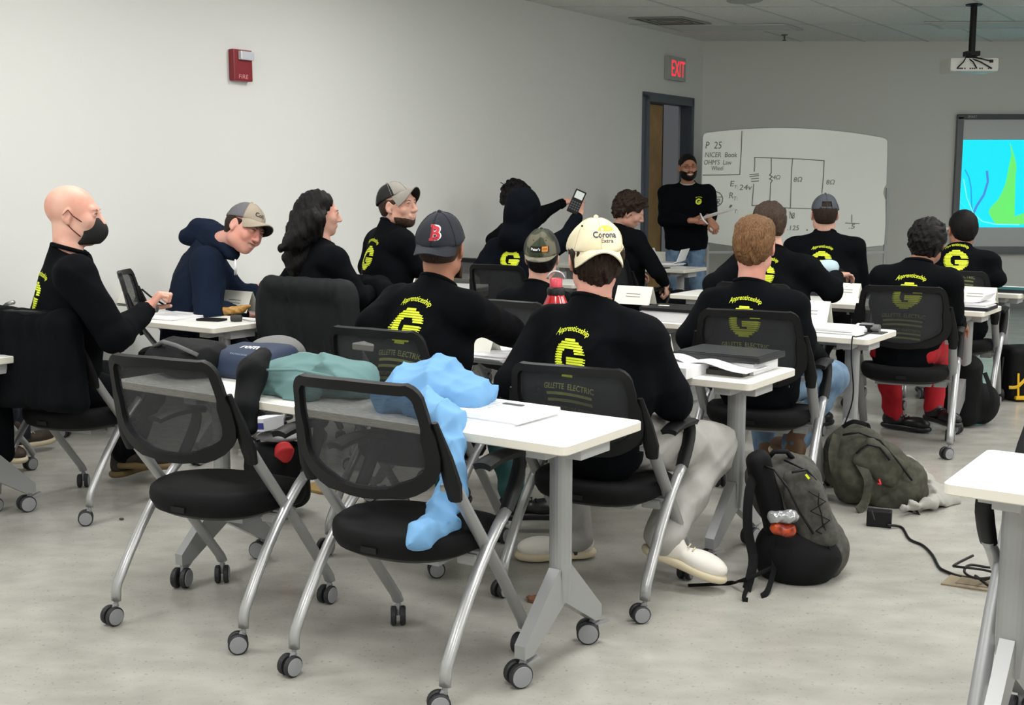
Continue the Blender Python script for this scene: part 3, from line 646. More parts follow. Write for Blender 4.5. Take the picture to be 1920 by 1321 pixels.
def make_chair():
    e = empty('mesh_back_chair', (0, 0, 0)); 
    # seat: rounded pad, thicker and rounder at the rear
    m = MB(); out = []
    for i in range(40):
        a = 2*math.pi*i/40; c, s = math.cos(a), math.sin(a); ex = 2.5 if s < 0 else 3.4
        q = (abs(c)**ex+abs(s)**ex)**(-1/ex); out.append((.238*q*c, .232*q*s))
    rings = [(.55, .366, 1), (.80, .372, 1), (.94, .39, 1), (.995, .415, 0), (1.0, .435, 0), (.985, .452, 0), (.93, .462, 0), (.8, .464, 0), (.4, .456, 0), (.02, .453, 0)]
    vs = []; 
    for sc_, z, k in rings:
        for x, y in out: yy = y*sc_; vs.append((x*sc_, yy+.02, z-.03*max(0, yy)/.23*(1 if sc_ > .5 else .5)))
    n = 40; fs = [tuple(range(n))[::-1]]; ks = [1]
    for j in range(len(rings)-1):
        for i in range(n): fs.append((j*n+i, j*n+(i+1) % n, (j+1)*n+(i+1) % n, (j+1)*n+i)); ks.append(1 if j < 2 else 0)
    fs.append(tuple((len(rings)-1)*n+i for i in range(n))); ks.append(0)
    seat = make('seat', vs, fs, [M_SEAT, M_BLK], e, True, ks)
    MB().box((0, -.214, .412), (.028, .004, .009), b=.003).build('badge', M_BLK, seat)
    # backrest
    ol = back_outline(.012); P3 = [back_pt(x, z) for x, z in ol]; m = MB(); N = len(P3); vs = []; hw, hd = .0145, .011
    cen = back_pt(0, .73)
    for i in range(N):
        t = nm(P3[(i+1) % N]-P3[i-1]); nrm = nm(np.array([-1.8*P3[i][0]*.9, 1, .2])); side = nm(np.cross(t, nrm)); 
        wide = hw*(1.5 if P3[i][2] < .78 and abs(P3[i][0]) > .1 else 1)
        for a, b2 in ((-1, -1), (1, -1), (1, 1), (-1, 1)): vs.append(P3[i]+side*a*wide+nrm*b2*hd)
    fs = [(i*4+j, i*4+(j+1) % 4, ((i+1) % N)*4+(j+1) % 4, ((i+1) % N)*4+j) for i in range(N) for j in range(4)]
    m.add(vs, fs)
    for s in (-1, 1):      # side arms that carry the back
        m.tube([back_pt(s*.240, .80)+[0, .004, 0], back_pt(s*.250, .70)+[0, .012, 0], np.array([s*.258, -.165, .62]), np.array([s*.256, -.150, .575])], [.010, .022, .026, .020], 8, sx=.7, sy=1.1, up=(1, 0, 0))
    fr = m.build('backrest_frame', M_FRAME, e, auto=50)
    m = MB(); il = back_outline(.022); ks = [1, .75, .5, .25]; vs = []
    for k in ks:
        for x, z in il: vs.append(back_pt(x*k, .735+(z-.735)*k)+np.array([0, .004, 0]))
    n = len(il); fs = [(j*n+i, j*n+(i+1) % n, (j+1)*n+(i+1) % n, (j+1)*n+i) for j in range(3) for i in range(n)]; vs.append(back_pt(0, .735)+np.array([0, .004, 0])); fs += [(3*n+i, 3*n+(i+1) % n, 4*n) for i in range(n)]
    make('mesh_panel', vs, fs, M_MESH, fr, True)
    for s in (-1, 1):
        MB().tube([(s*.272, -.235, .078), (s*.272, -.232, .115)]+[p for p in arcpts((s*.272, -.225, .135), (s*.273, -.05, .40), (s*.272, .115, .495), 6)], .0155, 12, sx=.85, sy=1.25, up=(1, 0, 0)).build('leg', M_METAL2, e, smooth=True)
        MB().tube([(s*.245, .265, .078), (s*.246, .255, .10), (s*.252, .10, .30), (s*.255, -.10, .545), (s*.256, -.15, .61)], .0145, 12, sx=.95, sy=1.6, up=(1, 0, 0)).box((s*.245, -.155, .607), (.03, .012, .010), b=.004).build('leg', M_METAL, e, smooth=False, auto=40)
        m = MB().tube(arcpts((s*.272, .105, .488), (s*.272, .20, .60), (s*.270, .185, .635), 6), [.016, .017, .017, .017, .016, .015, .014], 10, sx=.8, sy=1.5, up=(1, 0, 0))
        m.grid(lambda a, b2, s=s: ((s*.268)+(a-.5)*.058*(1-.35*abs(b2-.5)), .205-.23*b2, .650-.012*(2*b2-1)**2-.006*(2*a-1)**2), 6, 10, .018); m.build('armrest', M_BLK, e, auto=50)
        caster_mb(s*.272, -.235, .08, rnd.uniform(-1.2, 1.2)).build('caster', CAST, e); caster_mb(s*.245, .265, .08, rnd.uniform(-1.2, 1.2)).build('caster', CAST, e)
    MB().tube([(-.262, .03, .375), (.262, .03, .375)], .013, 8).box((0, .03, .362), (.15, .11, .012), b=.005).box((.19, .06, .355), (.035, .05, .018), b=.008).build('crossbar', M_METAL, e)
    return e
CH0 = make_chair(); used = [False]
def chair(x, y, deg, label, arms=True):
    """deg = heading clockwise from +Y"""
    o = CH0 if not used[0] else copy_tree(CH0); used[0] = True
    if CH0 is o: pass
    place(o, (x, y, 0), -math.radians(deg)); tag(o, label, 'chair', 'mesh back rolling chairs'); return o
# ================================================================ PEOPLE
def frame(yaw, pitch=0, roll=0):
    """columns right, forward, up.  yaw clockwise from +Y, pitch > 0 looks down, roll > 0 tips the head to its right"""
    return rz(-math.radians(yaw)) @ rx(-math.radians(pitch)) @ ry(math.radians(roll))
def head_sdf(S_, c, R, s, N, mouth='closed', chin=1.0, off=0.0, neck=True, ears=True):
    T = lambda x, y, z: c+R@(np.array([x, y, z])*s)
    e = lambda x, y, z, r, k=.02, Rr=None, op='u': S_.ell(T(x, y, z), np.array(r)*s+off, R if Rr is None else R@Rr, k*s, op)
    e(0, -.018, .032, (.076, .096, .086), .01)
    e(0, .022, -.02, (.064, .072, .088), .03); e(0, .038, -.072, (.048, .046, .040), .03)
    e(0, .066, -.094, (.022, .020, .018), .022)
    for q in (-1, 1): e(q*.042, .060, -.018, (.022, .024, .026), .02); e(q*.045, .0, -.062, (.024, .036, .030), .03)
    S_.cone(T(-.032, .080, .030), T(.032, .080, .030), .010*s, .010*s, .020*s)
    S_.cone(T(0, .090, .018), T(0, .112, -.024), .0085*s, .0125*s, .012*s)
    for q in (-1, 1):
        e(q*.012, .100, -.029, (.009, .010, .008), .008); e(q*.031, .103, .010, (.017, .013, .011), .012, None, 's')
        e(q*.031, .081, .009, (.015, .0125, .0125), .004)
    if mouth == 'closed':
        S_.cone(T(-.022, .089, -.053), T(.022, .089, -.053), .007*s, .007*s, .008*s); S_.cone(T(-.018, .089, -.061), T(.018, .089, -.061), .008*s, .008*s, .006*s)
        e(0, .104, -.0565, (.026, .012, .0018), .004, None, 's')
    elif mouth == 'smile':
        S_.cone(T(-.030, .083, -.047), T(0, .094, -.053), .006*s, .008*s, .008*s); S_.cone(T(.030, .083, -.047), T(0, .094, -.053), .006*s, .008*s, .008*s)
        S_.cone(T(-.027, .082, -.056), T(0, .090, -.068), .006*s, .008*s, .006*s); S_.cone(T(.027, .082, -.056), T(0, .090, -.068), .006*s, .008*s, .006*s)
        e(0, .096, -.0585, (.027, .018, .0062), .004, None, 's')
        for q in (-1, 1): e(q*.040, .070, -.034, (.018, .017, .018), .014)
    if ears:
        for q in (-1, 1):
            Re = rz(q*.45)@rx(-.15); e(q*.080, -.008, .0, (.0085, .019, .032), .005, Re); e(q*.088, -.004, .004, (.007, .010, .019), .004, Re, 's'); e(q*.078, -.004, -.027, (.0075, .009, .010), .005)
    if neck:
        S_.econe(T(0, -.028, -.055), N-nm(T(0, 0, .1)-N)*.03, .054*s, .0575*s, R[:, 0], 1.04, 1.0, .02*s)
def face_bits(e, c, R, s, brow, iris=(70, 50, 36), teeth=False, squint=1.0):
    T = lambda x, y, z: c+R@(np.array([x, y, z])*s); m = MB()
    for q in (-1, 1):
        m.k = 0; m.sph(T(q*.031, .0835, .0095), np.array([.0118, .0095, .0062*squint])*s, 8, R)
        m.sph(T(q*.031, .0903, .0095), np.array([.0052, .0032, .0052*min(1, squint+.1)])*s, 6, R, k=1)
        m.tube([T(q*.019, .0915, .0135), T(q*.031, .0945, .0165), T(q*.043, .0885, .0125)], .0016*s, 5, k=2)
    m.build('eye', [mat('eye_white', (222, 214, 208), .3), mat('iris_%d_%d' % (iris[0], iris[1]), iris, .2), mat('lash_dark', (40, 26, 22), .6)], e, True, True)
    m = MB()
    for q in (-1, 1): m.tube([T(q*.015, .0925, .027), T(q*.030, .0915, .0315), T(q*.045, .0815, .0275)], [.003*s, .0038*s, .002*s], 6, sy=.6)
    m.build('eyebrow', brow, e, True, True)
    m = MB()
    if teeth:
        m.grid(lambda a, b: T((a-.5)*.046, .0895-.012*(2*a-1)**2, -.0535-.009*b-.003*(1-(2*a-1)**2)+.003*(2*a-1)**2), 8, 2, .003); m.build('teeth', mat('teeth_white', (236, 230, 220), .3), e, True, True)
def hair_sdf(c, R, s, style):
    S_ = SDF(); T = lambda x, y, z: c+R@(np.array([x, y, z])*s); Ri = lambda p: ((p-c)@R)/s
    o = style.get('off', .010)*s
    S_.ell(T(0, -.020, .034), np.array([.077, .097, .087])*s+o, R, .01); S_.ell(T(0, -.055, -.005), np.array([.066, .055, .075])*s+o*.8, R, .03)
    if style.get('top'): S_.ell(T(0, .0, .085), np.array([.066, .082, .036])*s+style['top'], R, .03)
    for b in style.get('blobs', []): S_.ell(T(*b[0]), np.array(b[1])*s, R, .02)
    nape = style.get('nape', -.06); line = style.get('line', .052)
    def cut(p):
        q = Ri(p); y, z, x = q[:, 1], q[:, 2], np.abs(q[:, 0])
        front = np.where(z > .085, y-.10, np.where(z > .03, y-(line-.010+(z-.03)*.55), y-(.018 if not style.get('side') else style['side'])-(z-.03)*.3))
        low = np.where(y > -.03, -(z+.012)+np.clip(-.01-y, 0, .03)*(-1.0), -(z-nape-np.clip(x-.03, 0, 1)*.3))
        ear = .026-np.sqrt((y+.004)**2+(z+.008)**2) if not style.get('overear') else -1
        ear = np.where(x > .05, ear, -1)
        return np.maximum(np.maximum(np.maximum(front, low), ear), z-style.get('cap', 9)+(y*style.get('capt', 0)))*s
    S_.fn(cut, .008)
    a, f, sd = style.get('amp', .003), style.get('freq', 90), style.get('seed', 1)
    if style.get('curly'): S_.post = lambda p: a*noise3(p, f, sd, 2.2)+a*.5*noise3(p, f*1.9, sd+3, 1.5)
    else: S_.post = lambda p: a*noise3(Ri(p)*np.array([1.6, 1.0, .45]), f, sd, 1.2)+a*.4*noise3(Ri(p)*np.array([2, 1.4, .4]), f*2.1, sd+2)
    return S_
def hand_sdf(S_, w, d, n, s=1.0, curl=.5, spread=.06, thumb=.6, side=1, curls=None):
    """w wrist, d direction of the knuckles, n back of the hand, side +1 right hand"""
    d = nm(d); n = nm(np.asarray(n)-d*np.dot(n, d)); r = np.cross(d, n)*side       # r points to the thumb side reversed below
    th = -r
    A = lambda a, b, c_: w+(d*a+th*b+n*c_)*s
    S_.cone(w-d*.05*s, A(.02, 0, 0), .026*s, .024*s, .015)
    S_.box(A(.052, 0, .0), np.array([.040, .038, .0125])*s, np.stack([d, th, n], 1), .012*s, .012)
    S_.ell(A(.035, .022, -.008), np.array([.028, .017, .014])*s, np.stack([d, th, n], 1), .012)
    kn = [(.030, .092, .042, .0092), (.010, .097, .046, .0094), (-.010, .093, .043, .009), (-.029, .084, .034, .0082)]
    for i, (b, a, L, r0) in enumerate(kn):
        cu = curl if curls is None else curls[i]; ang = cu*.75; p = A(a-.01, b, .001); dirv = d+th*spread*(1.5-i)*.5
        q = p
        for j, (l, dr) in enumerate(((L, 1), (L*.62, 1.15), (L*.5, .8))):
            v = nm(dirv)*math.cos(ang)-n*math.sin(ang); q2 = q+nm(v)*l*s; S_.cone(q, q2, r0*s*(1-.08*j), r0*s*(.92-.08*j), .004); q = q2; ang += cu*dr*1.25
    p = A(.018, .026, -.006); v1 = nm(d*.65+th*(.85-.5*(1-thumb))-n*(.35+.4*curl)); p2 = p+v1*.040*s; v2 = nm(d*.9+th*.25-n*(.2+.5*curl)-th*.5*curl); p3 = p2+v2*.030*s; p4 = p3+nm(v2-th*.4*curl)*.024*s
    S_.cone(p, p2, .0135*s, .0108*s, .008); S_.cone(p2, p3, .0105*s, .0095*s, .003); S_.cone(p3, p4, .0095*s, .0085*s, .003)
LIME = [M_YEL, M_YELT]
def back_logo(mb, r, words=True, part=None):
    """round striped emblem, script above it and block letters below, flat 2-D"""
    n = 15
    for i in range(n if part in (0, None) else 0):
        y0 = -1+2*i/n; y1 = y0+2/n*(.80 if i > 1 and i < n-1 else 1.0); ym = (y0+y1)/2; w = math.sqrt(max(0, 1-ym*ym)); ext = .10 if 2 < i < n-2 else 0
        xs = [(-w-ext)+(2*w+2*ext)*j/36 for j in range(37)]; run = None
        def yel(x):
            rr = math.hypot(x+.02, (ym-.02)*1.0)
            if rr < .50 and not (x > -.10 and -.32 < ym < .06): return False
            if x > .30 and .06 < ym < .20: return False
            return True
        for j in range(36):
            if yel((xs[j]+xs[j+1])/2):
                a, b = xs[j], xs[j+1]; yy1 = y1 if abs((a+b)/2) < w-.02 else y0+(y1-y0)*.6
                mb.add([(a*r, y0*r, 0), (b*r, y0*r, 0), (b*r, yy1*r, 0), (a*r, yy1*r, 0)], [(0, 1, 2, 3)], 0)
    if part in (1, None): put_text(mb, 'Apprenticeship', 2.25*r, .42*r, 0, 1.50*r, shear=.35, bold=.012, k=0, arch=.28*r)
    if words and part in (2, None):
        put_text(mb, 'GILLETTE  ELECTRIC', 3.3*r, .30*r, 0, -1.50*r, bold=.01, k=1, arch=.10*r)
        for j in range(5):
            y = (-1.95-.34*j)*r
            if j == 2: put_text(mb, 'OPPORTUNITY TO YOUR POTENTIAL', 3.0*r, .2*r, 0, y, k=1, arch=.10*r); continue
            N = 16
            for i in range(N):
                a = (-1.5+3.0*i/N)*r; b = (-1.5+3.0*(i+1)/N)*r; fa = -.10*r*(a/(1.5*r))**2; fb = -.10*r*(b/(1.5*r))**2
                mb.add([(a, y+fa, 0), (b, y+fb, 0), (b, y+.15*r+fb, 0), (a, y+.15*r+fa, 0)], [(0, 1, 2, 3)], 1)
    return mb
def shoe(e, ank, toe_dir, m_up, m_sole, s=1.0, name='shoe', high=.05, tilt=0):
    f = nm([toe_dir[0], toe_dir[1], 0]); r = np.array([f[1], -f[0], 0]); R = np.stack([r, f, ZZ], 1)@rx(tilt); b = np.asarray(ank)-ZZ*.085*s
    T = lambda x, y, z: b+R@(np.array([x, y, z])*s)
    S_ = SDF(); S_.ell(T(0, .13, .045), np.array([.048, .085, .040])*s, R, .03); S_.ell(T(0, -.01, .055), np.array([.038, .062, .052])*s, R, .04); S_.cone(T(0, .0, .07), T(0, -.012, .085+high), .044*s, .046*s, .03)
    S_.plane(-(R@ZZ), -np.dot(R@ZZ, T(0, 0, .022))); up = sdf_obj(name, S_, .007, m_up, e)
    S_ = SDF(); S_.ell(T(0, .135, .018), np.array([.054, .09, .03])*s, R, .03); S_.ell(T(0, -.01, .018), np.array([.044, .072, .03])*s, R, .06)
    S_.plane(R@ZZ, np.dot(R@ZZ, T(0, 0, .032))); S_.plane(-(R@ZZ), -np.dot(R@ZZ, T(0, 0, .002))); sdf_obj('sole', S_, .007, m_sole, up)
    m = MB()
    for i in range(5): y = .065+.018*i; z = .082-.0055*i; m.tube([T(-.022, y, z), T(0, y+.004, z+.008), T(.022, y, z)], .0028*s, 5)
    m.build('shoelace', m_sole if m_up is not M_BSHOE else M_BLK, up, True, True)
def person(label, N, hd, lean=8, s=1.0, head=None, Hc=None, sk=SK_FAIR, top=SWEAT, trousers=BLKP, arms=None, hands=None, hair=None, hairmat=HR_DARK, logo=.072, logo_z=-.20, logo_x=0,
           mouth='closed', mi=None, face=False, Pel=None, legs='sit', shoes=(M_BSHOE, M_BSHOE), wide=1.0, seed=1, hv=.005, shy=0, words=True, knees=None, ankles=None, toes=None, legson=True, shr=0, tv=.010, bodyk=.02, sleeve=1.0, collar=True, brow=None, teeth=False, squint=1.0, iris=(60, 44, 34), fold_=.014, baggy=1.0):
    N = np.asarray(N, float); h = math.radians(hd); fwd = np.array([math.sin(h), math.cos(h), 0]); rt = np.array([math.cos(h), -math.sin(h), 0])
    if Pel is None:
        zp = .57 if legs == 'sit' else .98; L = (N[2]-zp); Pel = N-ZZ*L-fwd*math.tan(math.radians(lean))*L
    Pel = np.asarray(Pel, float); up = nm(N-Pel); X = rt; Yf = np.cross(up, X)
    e = empty('person', (Pel[0], Pel[1], 0), -h, label, 'person')
    sh = math.radians(shy); Xs = X*math.cos(sh)-Yf*math.sin(sh); Xs = nm(Xs+up*math.sin(math.radians(shr)))
    SL, SR = N-Xs*.176*s*wide-up*.098*s, N+Xs*.176*s*wide-up*.098*s
    arms = arms or {}
    def ad(side, q):
        S0 = SR if side > 0 else SL; E0 = S0+(-up*.27+fwd*.10+X*side*.05)*s; W0 = E0+(fwd*.235-X*side*.10+ZZ*.03)*s
        a = arms.get(q); 
        if a is None: return S0, E0, W0
        return S0, np.asarray(a[0], float), np.asarray(a[1], float)
    AR, AL = ad(1, 'R'), ad(-1, 'L')
    Rh = frame(*(head or (hd, 5, 0)))
    if Hc is None: Hc = N+(up*.03+ZZ*.03)*s+Rh[:, 2]*.125*s+Rh[:, 1]*.018*s
    Hc = np.asarray(Hc, float)
    # legs
    hipL, hipR = Pel-X*.09*s-ZZ*.02, Pel+X*.09*s-ZZ*.02
    if legs == 'sit':
        kn = knees or [Pel-X*.13*s+fwd*.42*s-ZZ*.04, Pel+X*.13*s+fwd*.42*s-ZZ*.04]; an = ankles or [kn[0]+fwd*(-.02)-ZZ*(kn[0][2]-.10), kn[1]-fwd*.02-ZZ*(kn[1][2]-.10)]
    else:
        kn = knees or [hipL-ZZ*.42*s+fwd*.02-X*.02, hipR-ZZ*.42*s+fwd*.02+X*.02]; an = ankles or [np.array([*(kn[0]-fwd*.02)[:2], .10]), np.array([*(kn[1]-fwd*.02)[:2], .10])]
    kn = [np.asarray(k, float) for k in kn]; an = [np.asarray(k, float) for k in an]
    # body: head and neck, hands, and the limbs inside the clothes, joined into one mesh
    Vs, Fs, off = [], [], 0
    def addm(S_, hh, **k):
        nonlocal off
        V, F_ = S_.mesh(hh, .02, **k)
        if len(V): Vs.append(V); Fs.append(F_+off); off += len(V)
    b = SDF(); head_sdf(b, Hc, Rh, s, N, mouth); b.cone(N-up*.05, N-up*.12, .050*s, .055*s, .006); addm(b, hv)
    b = SDF(); b.econe(Pel, N-up*.26*s, .13*s, .12*s, X, 1, .62, .03); b.cone(SL, SR, .045*s, .045*s)
    for S0, E0, W0 in (AR, AL): b.cone(S0, E0, .044*s, .036*s, .02); b.cone(E0, W0, .034*s, .026*s, .02)
    if legson:
        for a, c_, d_ in ((hipL, kn[0], an[0]), (hipR, kn[1], an[1])): b.cone(a, c_, .07*s, .05*s, .03); b.cone(c_, d_, .048*s, .032*s, .02)
    addm(b, .016)
    hands = hands or {}
    for q, A_, sd in (('R', AR, 1), ('L', AL, -1)):
        hp = hands.get(q, {})
        if hp is None: continue
        fa = nm(A_[2]-A_[1]); hh = SDF(); hand_sdf(hh, A_[2]+fa*.012, hp.get('d', fa), hp.get('n', ZZ), s*.98, hp.get('curl', .5), hp.get('spread', .06), hp.get('thumb', .6), sd, hp.get('curls')); hh.cone(A_[1]+(A_[2]-A_[1])*.35, A_[2]+fa*.02, .034*s, .026*s, .02); addm(hh, hp.get('h', .006))
    make('body', np.concatenate(Vs), np.concatenate(Fs), sk, e, True, world=True)
    # top
    t = SDF(); ww = wide
    t.econe(Pel-up*.02, Pel+up*.16, .178*s, .172*s, X, 1.0*ww, .72, .03)
    C = N-up*.25*s; t.econe(Pel+up*.12, C, .170*s, .186*s, X, 1.0*ww, .68, .05)
    t.econe(C, N-up*.155*s, .186*s, .150*s, Xs, 1.02*ww, .66, .06)
    t.cone(SL+Xs*.03, SR-Xs*.03, .064*s, .064*s, .05)
    for S0 in (SL, SR): t.cone(N-up*.062*s, S0, .064*s, .056*s, .05)
    t.cone(N-up*.10*s, N+up*.045*s, .084*s, .070*s, .03)
    for q, (S0, E0, W0) in (('R', AR), ('L', AL)):
        v = nm(W0-E0); t.cone(S0, E0, .070*s*sleeve, .058*s*sleeve, .035); t.cone(E0, W0-v*.035, .058*s*sleeve, .041*s*sleeve, .02); t.cone(W0-v*.04, W0, .039*s, .035*s, .004)
    nn_ = nm(N-up*.0+up-(-Yf*0)); upn = nm(up*1.0+Yf*.25)
    t.post = lambda p: (fold_*folds(p, 13, seed)+.005*noise3(p, 24, seed+5, 1.8))*np.clip((np.linalg.norm(p-N, axis=1)-.10)/.10, 0, 1)
    cu_ = nm(up+Yf*.30); Nc = N+up*.004
    t.fn(lambda p: np.maximum(-((p-Nc)@cu_), np.linalg.norm((p-Nc)-((p-Nc)@cu_)[:, None]*cu_, axis=1)-.125*s), .004, 's')
    if legs == 'stand': t.econe(Pel-up*.16, Pel+up*.05, .180*s, .176*s, X, 1.0*ww, .72, .03); t.plane(-up, -np.dot(up, Pel-up*.11))
    tp_ = sdf_obj('sweatshirt', t, tv, top, e)
    if collar:
        m = MB(); ring = [Nc+(X*math.cos(a)+np.cross(cu_, X)*math.sin(a))*.0695*s for a in [2*math.pi*i/28 for i in range(28)]]
        m.tube(ring, .009*s, 7, closed=True, up=up).build('collar', top, tp_, True, True)
    for q, (S0, E0, W0) in (('R', AR), ('L', AL)):
        v = nm(W0-E0); MB().tube([W0-v*.035, W0-v*.01, W0+v*.008], [.041*s, .0385*s, .036*s], 16, caps=True).build('cuff', top, tp_, True, True)
    if logo:
        r = logo; cpt = N+up*(logo_z)*s+X*logo_x
        for k_, nme in enumerate(('printed_emblem', 'script_lettering', 'block_lettering')[:3 if words else 2]): project(back_logo(MB(), r, words, k_), tp_, cpt-Yf*.05, X, up, nme, LIME, tp_)
    if legson:
        l = SDF(); l.ell(Pel-ZZ*.03, np.array([.158, .118, .10])*s, np.stack([X, fwd, ZZ], 1), .04)
        for a, c_, d_ in ((hipL, kn[0], an[0]), (hipR, kn[1], an[1])):
            l.cone(a, c_, .088*s*min(baggy, 1.08), .074*s*baggy, .05); l.cone(c_, d_, .070*s*baggy, .056*s*baggy**1.6, .03)
            l.plane(nm(d_-c_), np.dot(nm(d_-c_), d_)+.5) if False else None
        l.post = lambda p: .024*folds(p, 19, seed+9)+.003*noise3(p, 40, seed+11, 1.7)
        sdf_obj('trousers', l, .013, trousers, e)
        td = toes or [fwd, fwd]
        for i in (0, 1): shoe(e, an[i], td[i], shoes[0], shoes[1], s, high=.05 if not toes or len(td[i]) < 4 or not td[i][3] else .01, tilt=0 if not toes or len(td[i]) < 4 else td[i][3])
    if hair: 
        hs = hair_sdf(Hc, Rh, s, hair); sdf_obj('hair', hs, hair.get('h', .006), hairmat, e)
    if face: face_bits(e, Hc, Rh, s, brow or hairmat, iris, teeth, squint)
    return dict(e=e, Hc=Hc, R=Rh, s=s, N=N, up=up, X=X, Y=Yf, fwd=fwd, top=tp_, AR=AR, AL=AL, Pel=Pel, Xs=Xs)
# hats -------------------------------------------------------------
def cap(p, panels, brim_m, back=False, tilt=0, flat=False, under=None, rimz=.030, brimlen=.072, high=.108, mesh_back=None, gap=False, sc=1.0, droop=.55, seed=1, lump=.0015):
    """panels: list of (from deg, to deg, material index); angle 0 = the brim side"""
    c, s = p['Hc'], p['s']*sc; R = p['R']@(rz(math.pi) if back else np.eye(3))@rx(-math.radians(tilt)); yo = .017 if back else -.017
    T = lambda x, y, z: c+R@(np.array([x, y, z])*s)
    m = MB(); NU, NV = 48, 12; mats = list(panels[1])
    def dome(u, v, o=0):
        a = 2*math.pi*u; ph = v*math.pi/2; rr = math.cos(ph)**.92 if v < 1 else 0; fr = max(0, math.cos(a))
        z = rimz+high*math.sin(ph)**(1.15 if not flat else 1.0+.0)*(1+.06*fr*(1 if flat else .3)*math.cos(ph))
        q = o+lump*math.sin(a*5+seed+v*6)*math.cos(ph)*2
        return T((.0855+q)*rr*math.sin(a), (.1055+q)*rr*math.cos(a)+yo+.0*fr, z+o)
    g = [[dome(i/NU, j/NV, .003) for j in range(NV+1)] for i in range(NU)]; g2 = [[dome(i/NU, j/NV, 0) for j in range(NV+1)] for i in range(NU)]
    vs = [x for r_ in g for x in r_]+[x for r_ in g2 for x in r_]; n = NU*(NV+1); fs = []; ks = []
    for i in range(NU):
        i2 = (i+1) % NU; deg = (i+.5)/NU*360; deg = min(deg, 360-deg); k = next((kk for a, b, kk in panels[0] if a <= deg < b), 0)
        for j in range(NV):
            if gap and deg > 158 and j < 4 and (deg-158)/22 > .0 and j < 4: continue
            a, b, c2, d = i*(NV+1)+j, i2*(NV+1)+j, i2*(NV+1)+j+1, i*(NV+1)+j+1
            fs.append((a, d, c2, b)); ks.append(k); fs.append((n+a, n+b, n+c2, n+d)); ks.append(len(mats)-1)
        fs.append((i*(NV+1), i2*(NV+1), n+i2*(NV+1), n+i*(NV+1))); ks.append(k)
    cp = make('cap', vs, fs, mats, p['e'], True, ks, world=True)
    def brim(a, b):
        w = (a-.5)*2; an = math.radians(62*w); rx0, ry0 = .0865*math.sin(an), .1055*math.cos(an)+yo
        L = brimlen*(1-.75*abs(w)**3.2); x = rx0*(1+.10*b*(1-abs(w))); y = ry0+L*b
        return T(x, y, rimz+.006-(0 if flat else droop*(x*x)*6*b**.6)-.12*L*b*(0 if flat else 1)+(.004*math.sin(3*b)))
    m = MB(); m.grid(brim, 24, 8, .0045, k=0)
    if under: 
        nf = 24*8
        for i in range(nf, 2*nf): m.m[len(m.m)-len(m.m)+i] = 1
    m.build('brim', [brim_m, under or brim_m], cp, smooth=False, world=True, auto=60)
    MB().sph(T(0, yo, rimz+high+.004), .008*s, 6).build('button', mats[0], cp, True, True)
    sm = MB()
    for a in (0, 60, 120, 180, 240, 300): sm.tube([dome(((a+0) % 360)/360, v/10, .0042) for v in range(0, 10)], .0011, 4)
    sm.build('seam', mats[0], cp, True, True)
    if gap: MB().tube([T(.0845*math.sin(math.radians(a)), .1045*math.cos(math.radians(a))+yo, rimz+.008) for a in range(155, 206, 5)], .008*s, 6, sx=.35, up=R[:, 2]).build('strap', mats[0], cp, True, True)
    return cp, T, R
# ================================================================ WHO SITS WHERE
def chair_for(p, label, d=None, back=.0):
    f = p['fwd']; q = p['Pel']+f*(.03-back); return chair(q[0], q[1], d if d is not None else math.degrees(math.atan2(f[0], f[1])), label)
o_ = chair(-.985, 3.885, 27, 'empty mesh back chair at the left of the two nearest the camera'); o_.scale = (1, 1, 1.03)
chair(-.305, 3.452, 30, 'empty mesh back chair nearest the camera, blue sleeve hanging over its seat')
CAPW = mat('cream_cap_cotton', (226, 214, 182), .8, bump=(260, .2, .002)); CAPN = mat('navy_cap_wool', (24, 29, 40), .8, bump=(260, .2, .002))
CAPG = mat('grey_cap_cotton', (72, 78, 86), .8, bump=(260, .2, .002)); CAPT = mat('taupe_cap_cotton', (160, 148, 132), .8, bump=(260, .2, .002)); CAPM = mat('grey_mesh_cap', (104, 102, 108), .85, bump=(400, .4, .002))
CAPK = mat('black_cap_panel', (20, 22, 22), .85); CAPL = mat('light_grey_cap_panel', (142, 138, 130), .8); UND = mat('dark_brim_underside', (24, 24, 26), .85)
CAMO = mat('camo_cap_cotton', (104, 101, 84), .85, noise=((54, 62, 44), 16, 1, .47, .53)); CAMB = mat('camo_brim', (122, 118, 102), .85, noise=((84, 86, 68), 16, 1, .5, .56))
def hat_text(fn, cpt, T, R, cp, name, mats, s):     # wrap lettering on the front of a cap
    mb = MB(); fn(mb); X = -R[:, 0]; n = R[:, 1]; Yv = np.cross(n, X); Yv = nm(Yv)
    return project(mb, cp, cpt, X, Yv, name, mats, cp, off=.0018, dist=.12)
# --- beige cap student, nearest the camera
p = person('person with a cream backwards cap and light grey trousers sitting nearest the camera', P(1112, 566, 4.22), 44, s=1.08, head=(-6, 4, 0), Hc=P(1115, 487, 4.25), sk=SK_PINK, wide=1.12, trousers=GREYP, shoes=(M_WSHOE, M_SOLE),
    Pel=(.30, 4.13, .60), arms={'R': (P(1262, 752, 4.12), P(1238, 738, 4.42)), 'L': (P(966, 715, 4.2), P(1005, 700, 4.5))}, logo=.068, logo_z=-.19, logo_x=.0, seed=3, tv=.008, sleeve=1.12,
    baggy=1.12, fold_=.017, hair=dict(off=.015, nape=-.108, line=.05, amp=.008, freq=110, h=.0045, side=.02, cap=.045, capt=-.2), hairmat=HR_DARK, knees=[(.22, 4.60, .50), P(1338, 838, 4.44)], ankles=[P(1078, 1002, 4.50), P(1243, 1004, 4.16)], toes=[(-1, -.15, 0, .0), (.93, -.25, 0, -.32)])
o_ = chair_for(p, 'mesh back chair under the cream cap student', 28); o_.scale = (1, 1, .955)
